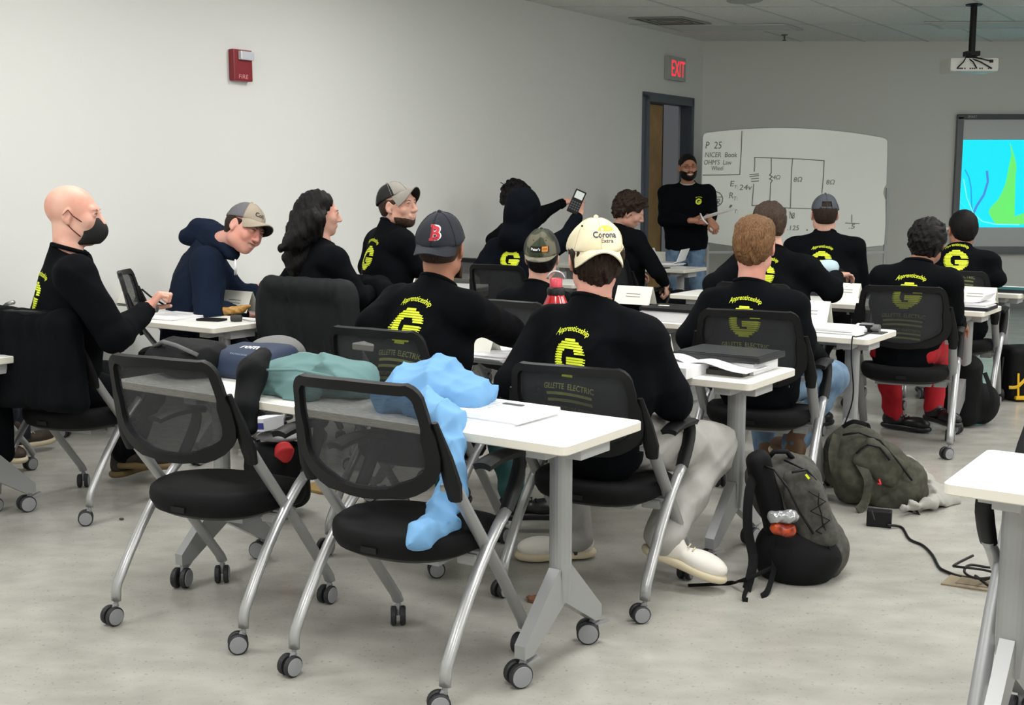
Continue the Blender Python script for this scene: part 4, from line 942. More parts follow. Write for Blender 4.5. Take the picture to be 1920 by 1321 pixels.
cp, T, R = cap(p, ([(0, 181, 0)], [CAPW, CAPW]), CAPW, back=True, tilt=3, under=UND, seed=4, lump=.003, high=.100, brimlen=.046, droop=1.6, sc=1.06)
M_GOLD = mat('gold_embroidery', (232, 184, 60), .6); M_NVY = mat('dark_blue_embroidery', (30, 34, 60), .6)
def corona(mb):
    put_text(mb, 'Corona', .085, .022, 0, 0, bold=.02, k=0); put_text(mb, 'Extra', .045, .014, .008, -.021, bold=.01, k=0)
    pts = [(.030*math.cos(a), .014+.018*math.sin(a)) for a in [math.pi*i/12 for i in range(13)]]; mb.add([(x+.006, y, 0) for x, y in pts]+[(.006, .012, 0)], [(i, i+1, 13) for i in range(12)], 1)
hat_text(corona, T(-.012, .10, .082), T, R, cp, 'embroidery', [M_NVY, M_GOLD], 1)
MB().sph(T(.052, .068, .108), .004, 6).build('eyelet', UND, cp, True, True)
ring = [p['N']+p['up']*(.022-.006*math.sin(a))+(p['X']*math.cos(a)+p['Y']*math.sin(a))*.0655*p['s'] for a in [2*math.pi*i/30 for i in range(30)]]
m = MB().tube(ring, .0014, 5, closed=True); [m.sph(ring[i], .003, 5) for i in (17, 19, 25, 27)]; m.build('necklace', mat('gold_chain', (236, 200, 150), .25, metal=.8), p['e'], True, True)
# --- Boston style cap student
p = person('person with a navy backwards cap bearing a red letter B, teal trousers', P(822, 530, 4.66), 40, s=1.04, head=(15, 3, 2), Hc=P(829, 466, 4.68), sk=SK_TAN, wide=1.05, trousers=TEALP,
    Pel=(-.40, 4.60, .58), arms={'R': (P(952, 618, 4.78), P(985, 640, 5.06)), 'L': (P(700, 610, 4.62), P(735, 622, 4.95))}, logo=.073, logo_z=-.185, logo_x=.0, seed=11, tv=.008, sleeve=1.1,
    hair=dict(off=.006, nape=-.055, amp=.001, cap=.04, capt=-.2), hairmat=HR_MED, knees=[(-.30, 5.05, .50), P(930, 776, 4.92)], ankles=[(-.28, 5.05, .12), P(966, 935, 4.86)], toes=[(.3, 1, 0, 0), (1, .1, 0, 0)])
chair_for(p, 'mesh back chair under the navy cap student, printed shirt seen through its mesh', 31)
MB().grid(lambda a, b: p['Hc']+p['R']@(np.array([(a-.5)*.128, .050+.048*math.cos((a-.5)*2.4)-.0*b, -.060-.052*b])*p['s']), 12, 5, .012).build('beard', HR_MED, p['e'], True, True)
cp, T, R = cap(p, ([(0, 181, 0)], [CAPN, CAPN]), CAPN, back=True, tilt=14, under=UND, seed=1, high=.108, brimlen=.062, droop=1.0, sc=1.04)
M_REDL = mat('red_embroidery', (196, 40, 56), .6); M_WHL = mat('white_embroidery', (236, 236, 240), .6)
def bos(mb):
    put_text(mb, 'B', .046, .056, .016, .006, bold=.06, k=1); v = len(mb.v); put_text(mb, 'B', .038, .048, .016, .006, bold=.03, k=0)
    for i in range(v, len(mb.v)): mb.v[i] = mb.v[i]+np.array([0, 0, .0])
    for sx_ in (-1, 1):
        for sy_ in (-1, 1): mb.add([(-.003+sx_*.004, .006+sy_*.024-.004, 0), (.005+sx_*.004, .006+sy_*.024-.004, 0), (.005+sx_*.004, .006+sy_*.024+.004, 0), (-.003+sx_*.004, .006+sy_*.024+.004, 0)], [(0, 1, 2, 3)], 0)
def only(k, fn):
    def g(mb):
        t = MB(); fn(t); keep = [i for i, x in enumerate(t.m) if x == k]; mb.v = t.v; mb.f = [t.f[i] for i in keep]; mb.m = [0]*len(keep)
    return g
o = hat_text(only(1, bos), T(0, .10, .080), T, R, cp, 'embroidery', [M_WHL], 1)
mb = MB(); only(0, bos)(mb); project(mb, cp, T(0, .10, .080), -R[:, 0], nm(np.cross(R[:, 1], -R[:, 0])), 'embroidery', [M_REDL], cp, off=.003, dist=.12)
mb = MB(); put_text(mb, '47', .03, .014, 0, 0, shear=.2, bold=.03); project(mb, cp.children[0], T(.012, .135, .05), -R[:, 0], nm(np.cross(R[:, 2], -R[:, 0]))*1, 'stitching', M_WHL, cp, off=.002, dist=.1) if False else None
MB().sph(T(-.066, .070, .040), .004, 6).build('emblem_pin', M_WHL, cp, True, True)
MB().box(T(.010, .150, .024), (.016, .006, .001), R@rx(-.25), k=0).build('brim_sticker', M_WHL, cp, world=True)
# --- bald man with the mask
p = person('bald person in a black face mask writing with a pen at the left', P(130, 468, 5.12), 62, s=1.10, head=(84, 4, 0), Hc=P(139, 404, 5.16), sk=SK_PALE, wide=1.0, Pel=(-2.02, 5.28, .60), hv=.0045,
    arms={'R': (P(214, 632, 4.98), P(274, 582, 5.28)), 'L': (P(62, 640, 5.45), P(190, 600, 5.75))}, hands={'R': dict(curl=1.35, d=(.55, .35, .75), n=(-.75, -.35, .55), thumb=.2, h=.005)}, logo=.074, logo_z=-.20, logo_x=0, seed=21, tv=.009, sleeve=1.12,
    face=True, brow=mat('pale_brow', (176, 130, 110), .6), knees=[(-1.75, 5.72, .52), P(262, 748, 5.42)], ankles=[(-1.95, 5.75, .12), P(238, 842, 5.72)], toes=[(.4, .9, 0, 0), (.9, -.1, 0, 0)], shoes=(mat('dark_hiking_shoe', (44, 38, 32), .7), mat('tan_sole', (110, 92, 60), .7)))
T = lambda x, y, z: p['Hc']+p['R']@(np.array([x, y, z])*p['s'])
def msk(a, b):
    w = (a-.5)*2; z = -.012-.092*b; x = .058*w; y = .128-.030*abs(w)**1.2-.052*w*w-.030*(2*b-1)**2+.006; return T(x, y, z+.010*(1-abs(w))*(1-b)-.008*abs(w)*(1-2*b)*-1)
mk = MB().grid(msk, 20, 10, .003).build('face_mask', mat('black_mask', (14, 14, 16), .8), p['e'], True, True)
for sd in (-1, 1): MB().tube([T(sd*.066, .046, -.020), T(sd*.079, .015, .002), T(sd*.084, -.002, .024), T(sd*.090, -.020, .004), T(sd*.083, -.008, -.028), T(sd*.078, .012, -.050), T(sd*.062, .042, -.078)], .0022, 5).build('ear_loop', mat('dark_red_loop', (70, 22, 24), .7), mk, True, True)
def watch(p, side, m):
    E, Wr = p['A'+side][1:]; v = nm(Wr-E); c = Wr+v*.030; a = nm(np.cross(v, ZZ)); b = np.cross(a, v); r = .029*p['s']
    o = MB().tube([c+(a*math.cos(t)+b*math.sin(t))*r for t in [2*math.pi*i/20 for i in range(20)]], .011, 8, sx=.25, sy=1, closed=True, up=v).build('watch', m, p['e'], True, True)
    q = c-a*(-1)*r*1.05; R = np.stack([v, b, a], 1); MB().lathe([(.001, -.004), (.019, -.004), (.019, .004), (.016, .006), (.001, .006)], c+a*r*1.08, R, 20).build('watch_face', mat('watch_steel', (150, 150, 152), .25, metal=.7), o, world=True)
watch(p, 'R', mat('brown_strap', (50, 30, 24), .5))
hp = p['AR'][2]+nm(p['AR'][2]-p['AR'][1])*.07
q = MB().tube([hp+np.array([.06, .02, -.01]), hp+np.array([-.01, .0, .04]), hp+np.array([-.045, -.01, .075])], .0045, 8).build('pen', M_BLK, None, True); tag(q, 'black pen in the raised fist of the bald masked person', 'pen')
c1 = chair_for(p, 'mesh back chair under the bald masked person, coat over its back', 24)
# --- navy hoodie man leaning and smiling
p2 = p = person('laughing person in a navy hoodie and grey cap leaning forward by the wall', P(392, 458, 6.92), 72, s=1.12, wide=1.12, head=(128, 16, -24), Hc=P(460, 430, 6.74), sk=SK_PINK, top=NAVY, Pel=(-1.98, 7.05, .58), mouth='smile', teeth=True, face=True, squint=.6, logo=0, hv=.0045, tv=.010, seed=31, sleeve=1.3, fold_=.02,
    arms={'R': (P(392, 588, 6.62), P(455, 590, 6.9)), 'L': (P(452, 560, 7.15), P(478, 545, 7.2))}, hair=dict(off=.008, nape=-.06, side=.03, cap=.035), hairmat=HR_DARK, knees=[(-1.6, 7.05, .52), (-1.62, 6.85, .52)], ankles=[(-1.6, 7.1, .12), (-1.6, 6.9, .12)], collar=False)
h_ = SDF(); Nn = p['N']; h_.cone(P(350, 443, 6.98), P(375, 436, 6.98), .045, .075, .05); h_.cone(P(375, 438, 6.96), P(415, 446, 6.9), .080, .075, .05); h_.cone(P(415, 452, 6.86), P(436, 476, 6.74), .05, .035, .04); h_.cone(P(400, 452, 6.90), P(428, 466, 6.78), .078, .06, .04); h_.cone(P(400, 430, 7.0), P(425, 445, 6.95), .05, .04, .04); h_.post = lambda q: -.016*folds(q, 20, 5)
sdf_obj('hood', h_, .009, NAVY, p['top'])
m = MB(); [m.tube([P(441, 486, 6.68), P(441+2*i, 500, 6.66), P(440+3*i, 515, 6.68)], .004, 6) for i in (0, 1)]; m.build('drawstring', M_WHL, p['top'], True, True)
cp, T, R = cap(p, ([(0, 62, 0), (62, 181, 1)], [CAPT, CAPM, CAPM]), CAPT, under=UND, tilt=-12, brimlen=.078, high=.098, droop=1.5, seed=2, rimz=.040)
hat_text(lambda mb: put_text(mb, 'Carhartt', .062, .02, 0, 0, shear=.2, bold=.01), T(.0, .10, .085), T, R@rz(0), cp, 'embroidery', UND, 1) if False else None
mb = MB(); put_text(mb, 'Coll', .06, .026, 0, 0, shear=.3, bold=.02); project(mb, cp, T(.01, .09, .080), -R[:, 0], nm(np.cross(R[:, 1], -R[:, 0])), 'embroidery', UND, cp, off=.0018, dist=.12)
o_ = chair(-2.03, 7.0, 80, 'mesh back chair of the navy hoodie person, its back seen nearly edge on'); o_.scale = (1, 1, 1.07)
# --- long haired woman
p = person('person with long black wavy hair in a black shirt looking right', P(604, 452, 6.35), 57, s=.96, head=(74, 4, 0), Hc=P(601, 402, 6.38), sk=SK_FAIR, face=True, logo=.066, logo_z=-.13, logo_x=-.04, seed=41, hv=.0045, tv=.010,
    arms={'R': (P(672, 556, 6.2), P(700, 546, 6.42)), 'L': (P(520, 560, 6.4), P(560, 570, 6.7))}, hands={'R': dict(curl=.9, d=(.5, .5, -.2), n=(.3, .2, .9))}, brow=HR_BLACK)
HS = SDF(); T = lambda x, y, z: p['Hc']+p['R']@(np.array([x, y, z])*p['s'])
HS.ell(T(0, -.024, .034), np.array([.092, .106, .098])*.98, p['R'], .02); HS.ell(T(0, -.06, -.03), (.085, .075, .11), p['R'], .05)
for a, b, r0, r1 in (((-.02, -.07, -.04), (0, -.10, -.26), .085, .09), ((.03, -.075, -.04), (.06, -.11, -.30), .07, .055), ((-.05, -.05, -.03), (-.06, -.06, -.22), .06, .05), ((.0, -.11, -.10), (.02, -.14, -.24), .06, .03), ((.068, -.01, .0), (.075, -.02, -.12), .022, .02)): HS.cone(T(*a), T(*b), r0, r1, .05)
HS.cone(P(588, 415, 6.28), P(552, 450, 6.24), .07, .05, .05); HS.cone(P(552, 450, 6.24), P(528, 466, 6.2), .045, .022, .04)
def longcut(q): 
    l = ((q-p['Hc'])@p['R'])/p['s']; return np.where(l[:, 2] > .08, l[:, 1]-.075, np.where(l[:, 2] > .0, l[:, 1]-.030-(l[:, 2])*.5, l[:, 1]-.010))
HS.fn(longcut, .015); HS.post = lambda q: .009*noise3(((q-p['Hc'])@p['R'])*np.array([1.5, 1.5, .5]), 75, 3, 1.4)+.006*noise3(q, 22, 9, 1.6)
sdf_obj('hair', HS, .006, HR_BLACK, p['e'])
c3 = chair_for(p, 'mesh back chair of the long haired person, black coat over it', 33); c3.location.x += .14; c3.location.y -= .02
p3 = p
# --- smiling man looking back
p = p4 = person('smiling person with grey and black cap looking back over the shoulder', P(737, 420, 6.75), 62, s=1.04, head=(122, -2, 4), Hc=P(748, 386, 6.72), sk=SK_FAIR, face=True, squint=.8, logo=.07, logo_z=-.2, logo_x=0, seed=51, hv=.0045, tv=.010,
    arms={'R': (P(786, 500, 6.6), P(768, 478, 6.98)), 'L': (P(690, 500, 6.9), P(740, 500, 7.2))}, hair=dict(off=.005, nape=-.055, side=.04, amp=.001, cap=.04), hairmat=HR_MED)
T = lambda x, y, z: p['Hc']+p['R']@(np.array([x, y, z])*p['s'])
bs = SDF(); head_sdf(bs, p['Hc'], p['R'], p['s'], p['N'], 'closed', off=.0018, neck=False, ears=False)
def bcut(q): l = ((q-p['Hc'])@p['R'])/p['s']; return np.maximum(np.maximum(l[:, 2]+.078-np.abs(l[:, 0])*.35, -l[:, 1]+.012), -(l[:, 2]+.2))
bs.fn(bcut, .004); sdf_obj('beard', bs, .004, HR_MED, p['e'])
cp, T, R = cap(p, ([(0, 55, 0), (55, 181, 1)], [CAPL, CAPK, CAPK]), CAPL, under=UND, tilt=-22, brimlen=.068, high=.088, droop=2.0, seed=3, rimz=.048)
MB().tube([p['N']+p['up']*(.012-.010*math.sin(a))+(p['X']*math.cos(a)+p['Y']*math.sin(a))*.067*p['s'] for a in [2*math.pi*i/24 for i in range(24)]], .003, 5, closed=True).build('lanyard', mat('dark_red_cord', (96, 24, 26), .7), p['e'], True, True)
c4 = chair_for(p, 'mesh back chair of the smiling capped person, dark coat over it', 35)
# --- hooded student with the phone
p = p6 = person('person with a dark hood up holding a calculator in the raised right hand', P(976, 442, 8.3), 30, s=1.05, head=(40, 8, 0), Hc=P(978, 394, 8.3), sk=SK_FAIR, top=BLKH, logo=.07, logo_z=-.17, logo_x=-.0, seed=61, tv=.011, sleeve=1.15,
    arms={'R': (P(1062, 448, 8.25), P(1083, 406, 8.3)), 'L': (P(905, 500, 8.3), P(930, 520, 8.6))}, hands={'R': dict(curl=.9, d=(.0, .15, 1), n=(.2, -1, .1), h=.006)}, words=False, wide=1.08)
hd_ = SDF(); hd_.ell(P(979, 392, 8.28), (.125, .135, .155), p['R'], .03); hd_.cone(P(975, 420, 8.28), P(970, 445, 8.26), .12, .13, .05); hd_.ell(P(980, 396, 8.28)+p['R']@np.array([0, .14, -.02]), (.07, .1, .1), p['R'], .02, 's'); hd_.post = lambda q: -.014*folds(q, 16, 15)
sdf_obj('hood', hd_, .010, BLKH, p['top'])
wr_ = p['AR'][2]; q = empty('calculator', P(1080, 374, 8.28), 0, 'black pocket calculator held up in a raised hand', 'calculator')
Rc = ry(math.radians(24)); cc = P(1081, 378, 8.27); MB().box(cc, (.040, .008, .085), Rc, b=.006).build('body', M_BLK, q, world=True); MB().box(cc+Rc@np.array([0, -.0085, .048]), (.030, .001, .026), Rc).build('display', mat('lcd_grey', (196, 204, 200), .3), q, world=True)
m = MB(); [m.box(cc+Rc@np.array([-.027+.018*i, -.0088, -.005-.017*j]), (.006, .001, .005), Rc) for i in range(4) for j in range(4)]; m.build('keypad', mat('key_grey', (70, 72, 76), .5), q, world=True)
chair_for(p, 'mesh back chair of the hooded person with the calculator', 33)
chair(-.28, 9.1, 33, 'mesh back chair farther back, its corner showing left of the hooded person')
# --- curly haired student behind the hood, pointing
p = person('person with loose black curls hidden behind the dark hood, pointing right', P(966, 412, 9.95), 70, s=1.06, head=(60, 25, 0), Hc=P(967, 372, 9.95), sk=SK_FAIR, top=SWEAT2, logo=0, seed=71, tv=.013, arms={'R': (P(1016, 400, 9.9), P(1056, 380, 9.95)), 'L': (P(925, 450, 10.0), P(950, 470, 10.3))},
    hands={'R': dict(curl=.3, d=(1, .1, .25), n=(0, -.3, 1))}, hair=dict(off=.022, curly=1, amp=.014, freq=70, overear=1, nape=-.09, top=.02, h=.008), hairmat=HR_BLACK)
m = MB()
for i in range(26):
    a = rnd.uniform(0, 6.28); c = P(948+rnd.uniform(-8, 22), 362+rnd.uniform(-12, 18), 9.9+rnd.uniform(-.05, .05)); r = rnd.uniform(.014, .026); t_ = nm([rnd.uniform(-1, 1), rnd.uniform(-1, 1), rnd.uniform(-.5, .5)]); u_ = nm(np.cross(t_, [.2, .3, 1]))
    m.tube([c+t_*r*math.cos(w+a)+u_*r*math.sin(w+a)+ZZ*.006*w for w in [k*.6 for k in range(11)]], .0026, 4)
m.build('curl', HR_BLACK, p['e'], True, True)
# --- camo cap student
p = person('small person with a camouflage backwards cap between two larger students', P(1008, 535, 5.75), 32, s=.93, head=(8, 4, 0), Hc=P(1017, 484, 5.78), sk=SK_FAIR, logo=.0, seed=81, tv=.010, wide=.92, hair=dict(off=.010, nape=-.08, amp=.003, cap=.035, capt=-.2), hairmat=HR_BLACK)
cp, T, R = cap(p, ([(0, 60, 0), (60, 181, 1)], [CAMO, mat('dark_mesh_cap', (44, 44, 46), .9, bump=(400, .4, .002)), UND]), CAMB, back=True, tilt=15, flat=True, under=UND, brimlen=.080, high=.118, seed=5, sc=1.08)
def peters(k):
    def g(mb):
        if k == 0: mb.add([(-.045, -.013, 0), (.045, -.013, 0), (.045, .013, 0), (-.045, .013, 0)], [(0, 1, 2, 3)])
        if k == 1: put_text(mb, "Peter's", .044, .013, -.018, 0, bold=.03)
        if k == 2: mb.add([(.012, -.012, 0), (.040, -.012, 0), (.040, .012, 0), (.012, .012, 0)], [(0, 1, 2, 3)])
        if k == 3: put_text(mb, 'CO', .02, .009, .026, 0, bold=.02)
        # split wide quads so that they follow the cap
        if k in (0, 2):
            a, b = mb.v[0], mb.v[2]; mb.v, mb.f, mb.m = [], [], []; N = 8
            for i in range(N): x0 = a[0]+(b[0]-a[0])*i/N; x1 = a[0]+(b[0]-a[0])*(i+1)/N; mb.add([(x0, a[1], 0), (x1, a[1], 0), (x1, b[1], 0), (x0, b[1], 0)], [(0, 1, 2, 3)])
    return g
M_ORG = mat('orange_patch', (222, 140, 50), .6); lb = None
for k, mm, of in ((0, M_BLK, .003), (1, M_WHL, .0045), (2, M_ORG, .004), (3, M_BLK, .005)):
    mb = MB(); peters(k)(mb); o = project(mb, cp, T(0, .10, .075), -R[:, 0], nm(np.cross(R[:, 1], -R[:, 0])), 'patch' if k == 0 else 'patch_lettering' if k in (1, 3) else 'patch_square', mm, cp, off=of, dist=.12)
m = MB(); [m.sph(T(q*.030, .092, .112), .003, 6) for q in (-1, 1)]; m.build('eyelet', UND, cp, True, True)
m = MB()
for i in range(9): a = math.radians(195+i*9); m.sph(p['N']+p['up']*(.012-.004*i % 2)+(p['X']*math.cos(a)+p['Y']*math.sin(a))*.072*p['s'], .0062, 6)
m.build('necklace', mat('pearl_beads', (232, 224, 208), .3), p['e'], True, True)
chair_for(p, 'mesh back chair of the person in the camouflage cap', 33)
# --- dark haired student leaning towards the aisle
p = person('person with thick dark brown hair leaning out to the right near the door', P(1167, 424, 9.2), 60, s=1.06, head=(92, 26, 12), Hc=P(1181, 396, 9.15), sk=SK_FAIR, top=SWEAT2, logo=0, seed=91, tv=.012, Pel=(.88, 9.25, .6), arms={'R': (P(1232, 508, 9.0), P(1246, 530, 9.15)), 'L': (P(1150, 500, 9.4), P(1190, 510, 9.6))},
    hands={'R': dict(curl=1.2, d=(.25, .1, -1), n=(.9, -.3, 0))}, hair=dict(off=.022, amp=.016, freq=75, curly=1, overear=1, nape=-.085, top=.02, line=.062, h=.007), hairmat=HR_DARK)
chair_for(p, 'mesh back chair of the thick haired person near the door', 45)
# --- instructor
p = person('standing bearded person with glasses in a black sweatshirt and blue jeans by the whiteboard', P(1289, 343, 11.35), 186, s=1.04, legs='stand', head=(176, 2, 3), Hc=P(1290, 314, 11.3), sk=SK_TAN, mouth='smile', teeth=True, face=True, squint=.6, trousers=JEANS, seed=101, tv=.012, hv=.005,
    arms={'R': (P(1247, 410, 11.35), P(1302, 413, 11.05)), 'L': (P(1332, 398, 11.3), P(1333, 413, 11.05))}, hands={'R': dict(curl=.9, d=(1, .0, .0), n=(0, -1, .3)), 'L': dict(curl=1.0, d=(.5, -.2, -.7), n=(.5, -1, .2))}, hair=dict(off=.006, nape=-.055, amp=.001, line=.058, side=.03), hairmat=HR_BLACK, logo=0, toes=[(0, -1), (0, -1)], wide=1.06, sleeve=1.15)
T = lambda x, y, z: p['Hc']+p['R']@(np.array([x, y, z])*p['s'])
bs = SDF(); head_sdf(bs, p['Hc'], p['R'], p['s'], p['N'], 'smile', off=.004, neck=False, ears=False)
def bcut2(q):
    l = ((q-p['Hc'])@p['R'])/p['s']; x = np.abs(l[:, 0]); mo = .024-np.sqrt((l[:, 0]*.8)**2+((l[:, 2]+.058)*1.9)**2)
    return np.maximum(np.maximum(l[:, 2]+.053-x*.42-.010*(x < .022), -l[:, 1]+.010), mo)
bs.fn(bcut2, .003); sdf_obj('beard', bs, .004, HR_BLACK, p['e'])
m = MB()
for q in (-1, 1): m.tube([T(q*.033+.019*math.cos(a), .108, .010+.014*math.sin(a)) for a in [2*math.pi*i/16 for i in range(16)]], .0016, 5, closed=True); m.tube([T(q*.052, .106, .012), T(q*.078, .0, .012)], .0014, 5)
m.tube([T(-.014, .108, .012), T(.014, .108, .012)], .0014, 5); m.build('glasses', M_BLK, p['e'], True, True)
MB().tube([p['N']+p['up']*(.004-.012*math.sin(a))+(p['X']*math.cos(a)+p['Y']*math.sin(a))*.0655*p['s'] for a in [2*math.pi*i/28 for i in range(28)]], .009, 7, closed=True).build('undershirt_collar', GREYP, p['e'], True, True)
mb = MB(); back_logo(mb, .028, words=False); project(mb, p['top'], p['N']-p['up']*.16-p['X']*.105+p['Y']*.2, -p['X'], p['up'], 'chest_emblem', LIME, p['top'])
for sd in ('R', 'L'): 
    E_, W_ = p['A'+sd][1:]; 
MB().tube([p['AL'][1]*.15+p['AL'][2]*.85, p['AL'][2]], .040, 14).build('wristband', mat('dark_grey_band', (52, 52, 50), .7), p['e'], True, True)
pa = [P(1312, 412, 11.0), P(1322, 404, 10.95), P(1372, 388, 11.0), P(1380, 392, 11.05)]
q = MB().add([x for x in pa]+[x+np.array([0, .004, -.004]) for x in pa], [(0, 1, 2, 3), (7, 6, 5, 4), (0, 4, 5, 1), (1, 5, 6, 2), (2, 6, 7, 3), (3, 7, 4, 0)]).build('paper_sheet', M_PAPER); tag(q, 'sheet of paper held out by the standing instructor', 'paper')
q = MB().tube([P(1313, 400, 11.0), P(1318, 411, 10.97), P(1327, 420, 10.97)], .007, 8).build('marker_pen', M_WHL, None, True); tag(q, 'white marker in the instructor\'s hand', 'marker')
# --- sandy haired student
p = person('person with short sandy brown hair and blue jeans in front of a binder', P(1408, 532, 5.32), 30, s=1.05, head=(24, 2, 0), Hc=P(1415, 463, 5.34), sk=SK_PINK, trousers=JEANS, shoes=(M_BRBOOT, M_SOLE), wide=1.0, seed=111, logo=.068, logo_z=-.155, logo_x=.0, tv=.009, sleeve=1.1,
    Pel=(1.12, 5.28, .59), arms={'R': (P(1500, 648, 5.2), P(1542, 676, 5.48)), 'L': (P(1296, 630, 5.35), P(1310, 640, 5.62))}, hair=dict(off=.009, nape=-.078, amp=.0075, freq=120, top=.014, line=.055, h=.005, side=.02), hairmat=HR_BROWN,
    knees=[(1.22, 5.72, .52), P(1562, 705, 5.55)], ankles=[P(1436, 850, 5.72), P(1490, 830, 5.42)], toes=[(.4, .9, 0, 0), (-.2, 1, 0, .0)])
chair_for(p, 'mesh back chair of the sandy haired person', 24)
# --- dark haired student reaching right
p = person('person with short dark brown hair reaching right towards a pale blue cloth', P(1452, 468, 6.78), 38, s=1.04, head=(8, 8, 3), Hc=P(1441, 425, 6.8), sk=SK_FAIR, top=SWEAT2, seed=121, logo=.066, logo_z=-.15, logo_x=.0, tv=.011, words=False, wide=1.12, sleeve=1.12,
    arms={'R': (P(1558, 545, 6.62), P(1566, 518, 6.95)), 'L': (P(1340, 535, 6.75), P(1350, 550, 7.05))}, hands={'R': dict(curl=.5, d=(.8, .5, .1), n=(0, 0, 1))}, hair=dict(off=.014, amp=.008, freq=70, top=.014, nape=-.06, line=.055, side=.03), hairmat=HR_MED)
chair_for(p, 'mesh back chair behind the sandy haired person\'s head', 33)
# --- grey cap student
p = person('person with a dark grey forward cap facing the whiteboard', P(1547, 437, 8.1), 22, s=1.04, head=(8, 2, 0), Hc=P(1546, 403, 8.1), sk=SK_FAIR, seed=131, logo=.064, logo_z=-.19, logo_x=0, tv=.011, words=False, wide=1.1, hair=dict(off=.004, nape=-.06, amp=.001, cap=.085), hairmat=HR_DARK)
cap(p, ([(0, 181, 0)], [CAPG, CAPG]), CAPG, under=UND, gap=True, high=.104, seed=6, tilt=4)
chair_for(p, 'mesh back chair of the person in the dark grey cap', 30)
# --- red trousers student
p = person('person with curly black hair and red trousers in front of the long white table', P(1722, 492, 6.5), 34, s=1.02, head=(28, 10, 0), Hc=P(1739, 457, 6.55), sk=SK_TAN, top=SWEAT2, trousers=REDP, seed=141, logo=.072, logo_z=-.175, logo_x=0, tv=.010, hair=dict(off=.022, curly=1, amp=.009, freq=95, overear=1, nape=-.085, top=.01, h=.006), hairmat=HR_BLACK,
    Pel=(2.20, 6.52, .57), knees=[(2.24, 7.0, .50), (2.52, 6.86, .50)], ankles=[P(1677, 776, 7.02), P(1752, 762, 6.78)], toes=[(.25, -.2, 0, .0), (.35, -1, 0, 0)], arms={'R': (P(1785, 590, 6.5), P(1800, 610, 6.8)), 'L': (P(1655, 570, 6.6), P(1672, 575, 6.9))})
T = lambda x, y, z: p['Hc']+p['R']@(np.array([x, y, z])*p['s'])
MB().tube([T(-.079, .095, .012), T(-.080, -.005, .012)], .002, 5).build('glasses', M_BLK, p['e'], True, True)
chair_for(p, 'mesh back chair of the person in red trousers', 24)
# --- front right student
p = person('person with short black hair and glasses at the front right under the screen', P(1799, 464, 7.75), 14, s=1.04, head=(2, 6, 0), Hc=P(1804, 431, 7.78), sk=SK_TAN, top=SWEAT, seed=151, logo=.070, logo_z=-.09, logo_x=-.03, tv=.010, wide=1.0,
    arms={'R': (P(1868, 522, 7.65), P(1848, 528, 7.95)), 'L': (P(1750, 520, 7.8), P(1790, 530, 8.1))}, hair=dict(off=.008, nape=-.08, amp=.002, line=.055, side=.02), hairmat=HR_BLACK)
T = lambda x, y, z: p['Hc']+p['R']@(np.array([x, y, z])*p['s'])
m = MB().tube([T(-.079, .095, .012), T(-.082, -.005, .012)], .002, 5); m.box(T(-.060, .098, .008), (.020, .002, .014), p['R']); m.build('glasses', M_PLAST, p['e'], True, True)
chair_for(p, 'mesh back chair of the front right person with glasses', 30)
# --- half hidden student at the left edge
p = person('person mostly outside the left edge, one hand and brown shoe showing', P(-78, 490, 5.95), 40, s=1.0, head=(60, 5, 0), sk=SK_PINK, top=SWEAT2, seed=161, logo=0, tv=.014, trousers=mat('dark_navy_trousers', (18, 22, 38), .85), shoes=(mat('brown_boot', (52, 40, 30), .7), M_SOLE), Pel=(-2.86, 5.92, .58),
    arms={'R': (P(-35, 628, 5.75), P(-6, 606, 5.95)), 'L': (P(-120, 620, 6.1), P(-90, 610, 6.3))}, knees=[(-2.72, 6.35, .50), P(6, 760, 6.0)], ankles=[(-2.7, 6.3, .12), P(4, 828, 6.02)], toes=[(.5, .8), (.7, -.6)], hair=dict(off=.01), hairmat=HR_DARK)
q = MB().tube([P(4, 575, 5.85), P(13, 570, 5.83), P(25, 566, 5.8)], [.006, .010, .012], 8).build('flashlight', M_METAL2, None, True); tag(q, 'small silver metal rod beside the bald person\'s back', 'tool')
chair(-2.85, 5.9, 33, 'mesh back chair at the left edge, mostly outside the photo')
# ================================================================ LOOSE THINGS
def name_card(c, label, w=.27, h=.105, d=.10, ang=0, lines=2, txt=None):
    R = rz(ANG+ang); c = np.asarray(c, float); q = lambda x, y, z: c+R@np.array([x, y, z]); m = MB(); t = .0015
    for s in (-1, 1):
        a, b = (-w/2, s*d/2, .001), (w/2, s*d/2, .001); cc, dd = (w/2, s*.001, h), (-w/2, s*.001, h); n = s*t
        m.add([q(*a), q(*b), q(*cc), q(*dd), q(a[0], a[1]+n, 0), q(b[0], b[1]+n, 0), q(cc[0], cc[1]+n, h), q(dd[0], dd[1]+n, h)], [(0, 1, 2, 3), (7, 6, 5, 4), (0, 4, 5, 1), (1, 5, 6, 2), (2, 6, 7, 3), (3, 7, 4, 0)])
    o = m.build('name_card', M_CARD); tag(o, label, 'name card', 'folded white name cards on the tables')
    if lines:
        mb = MB(); up_ = nm(q(0, 0, h)-q(0, -d/2, 0))
        if txt: put_text(mb, txt, w*.5, h*.14, 0, 0)
        else:
            for i in range(lines): mb.add([(-w*.2, .006-.018*i, 0), (w*.2, .006-.018*i, 0), (w*.2, .010-.018*i, 0), (-w*.2, .010-.018*i, 0)], [(0, 1, 2, 3)])
        on_plane(mb, (q(0, 0, h)+q(0, -d/2, 0))/2, R@np.array([1, 0, 0]), up_, .0030); mb.build('printed_name', mat('faint_print', (130, 130, 130), .7), o, world=True)
    return o
name_card(G(447, 583, TT), 'folded white card behind the snack wrapper on the bald person\'s table', .25, .12)
name_card(G(240, 567, TT), 'folded white card just right of the bald person\'s shoulder', .22, .09, lines=0)
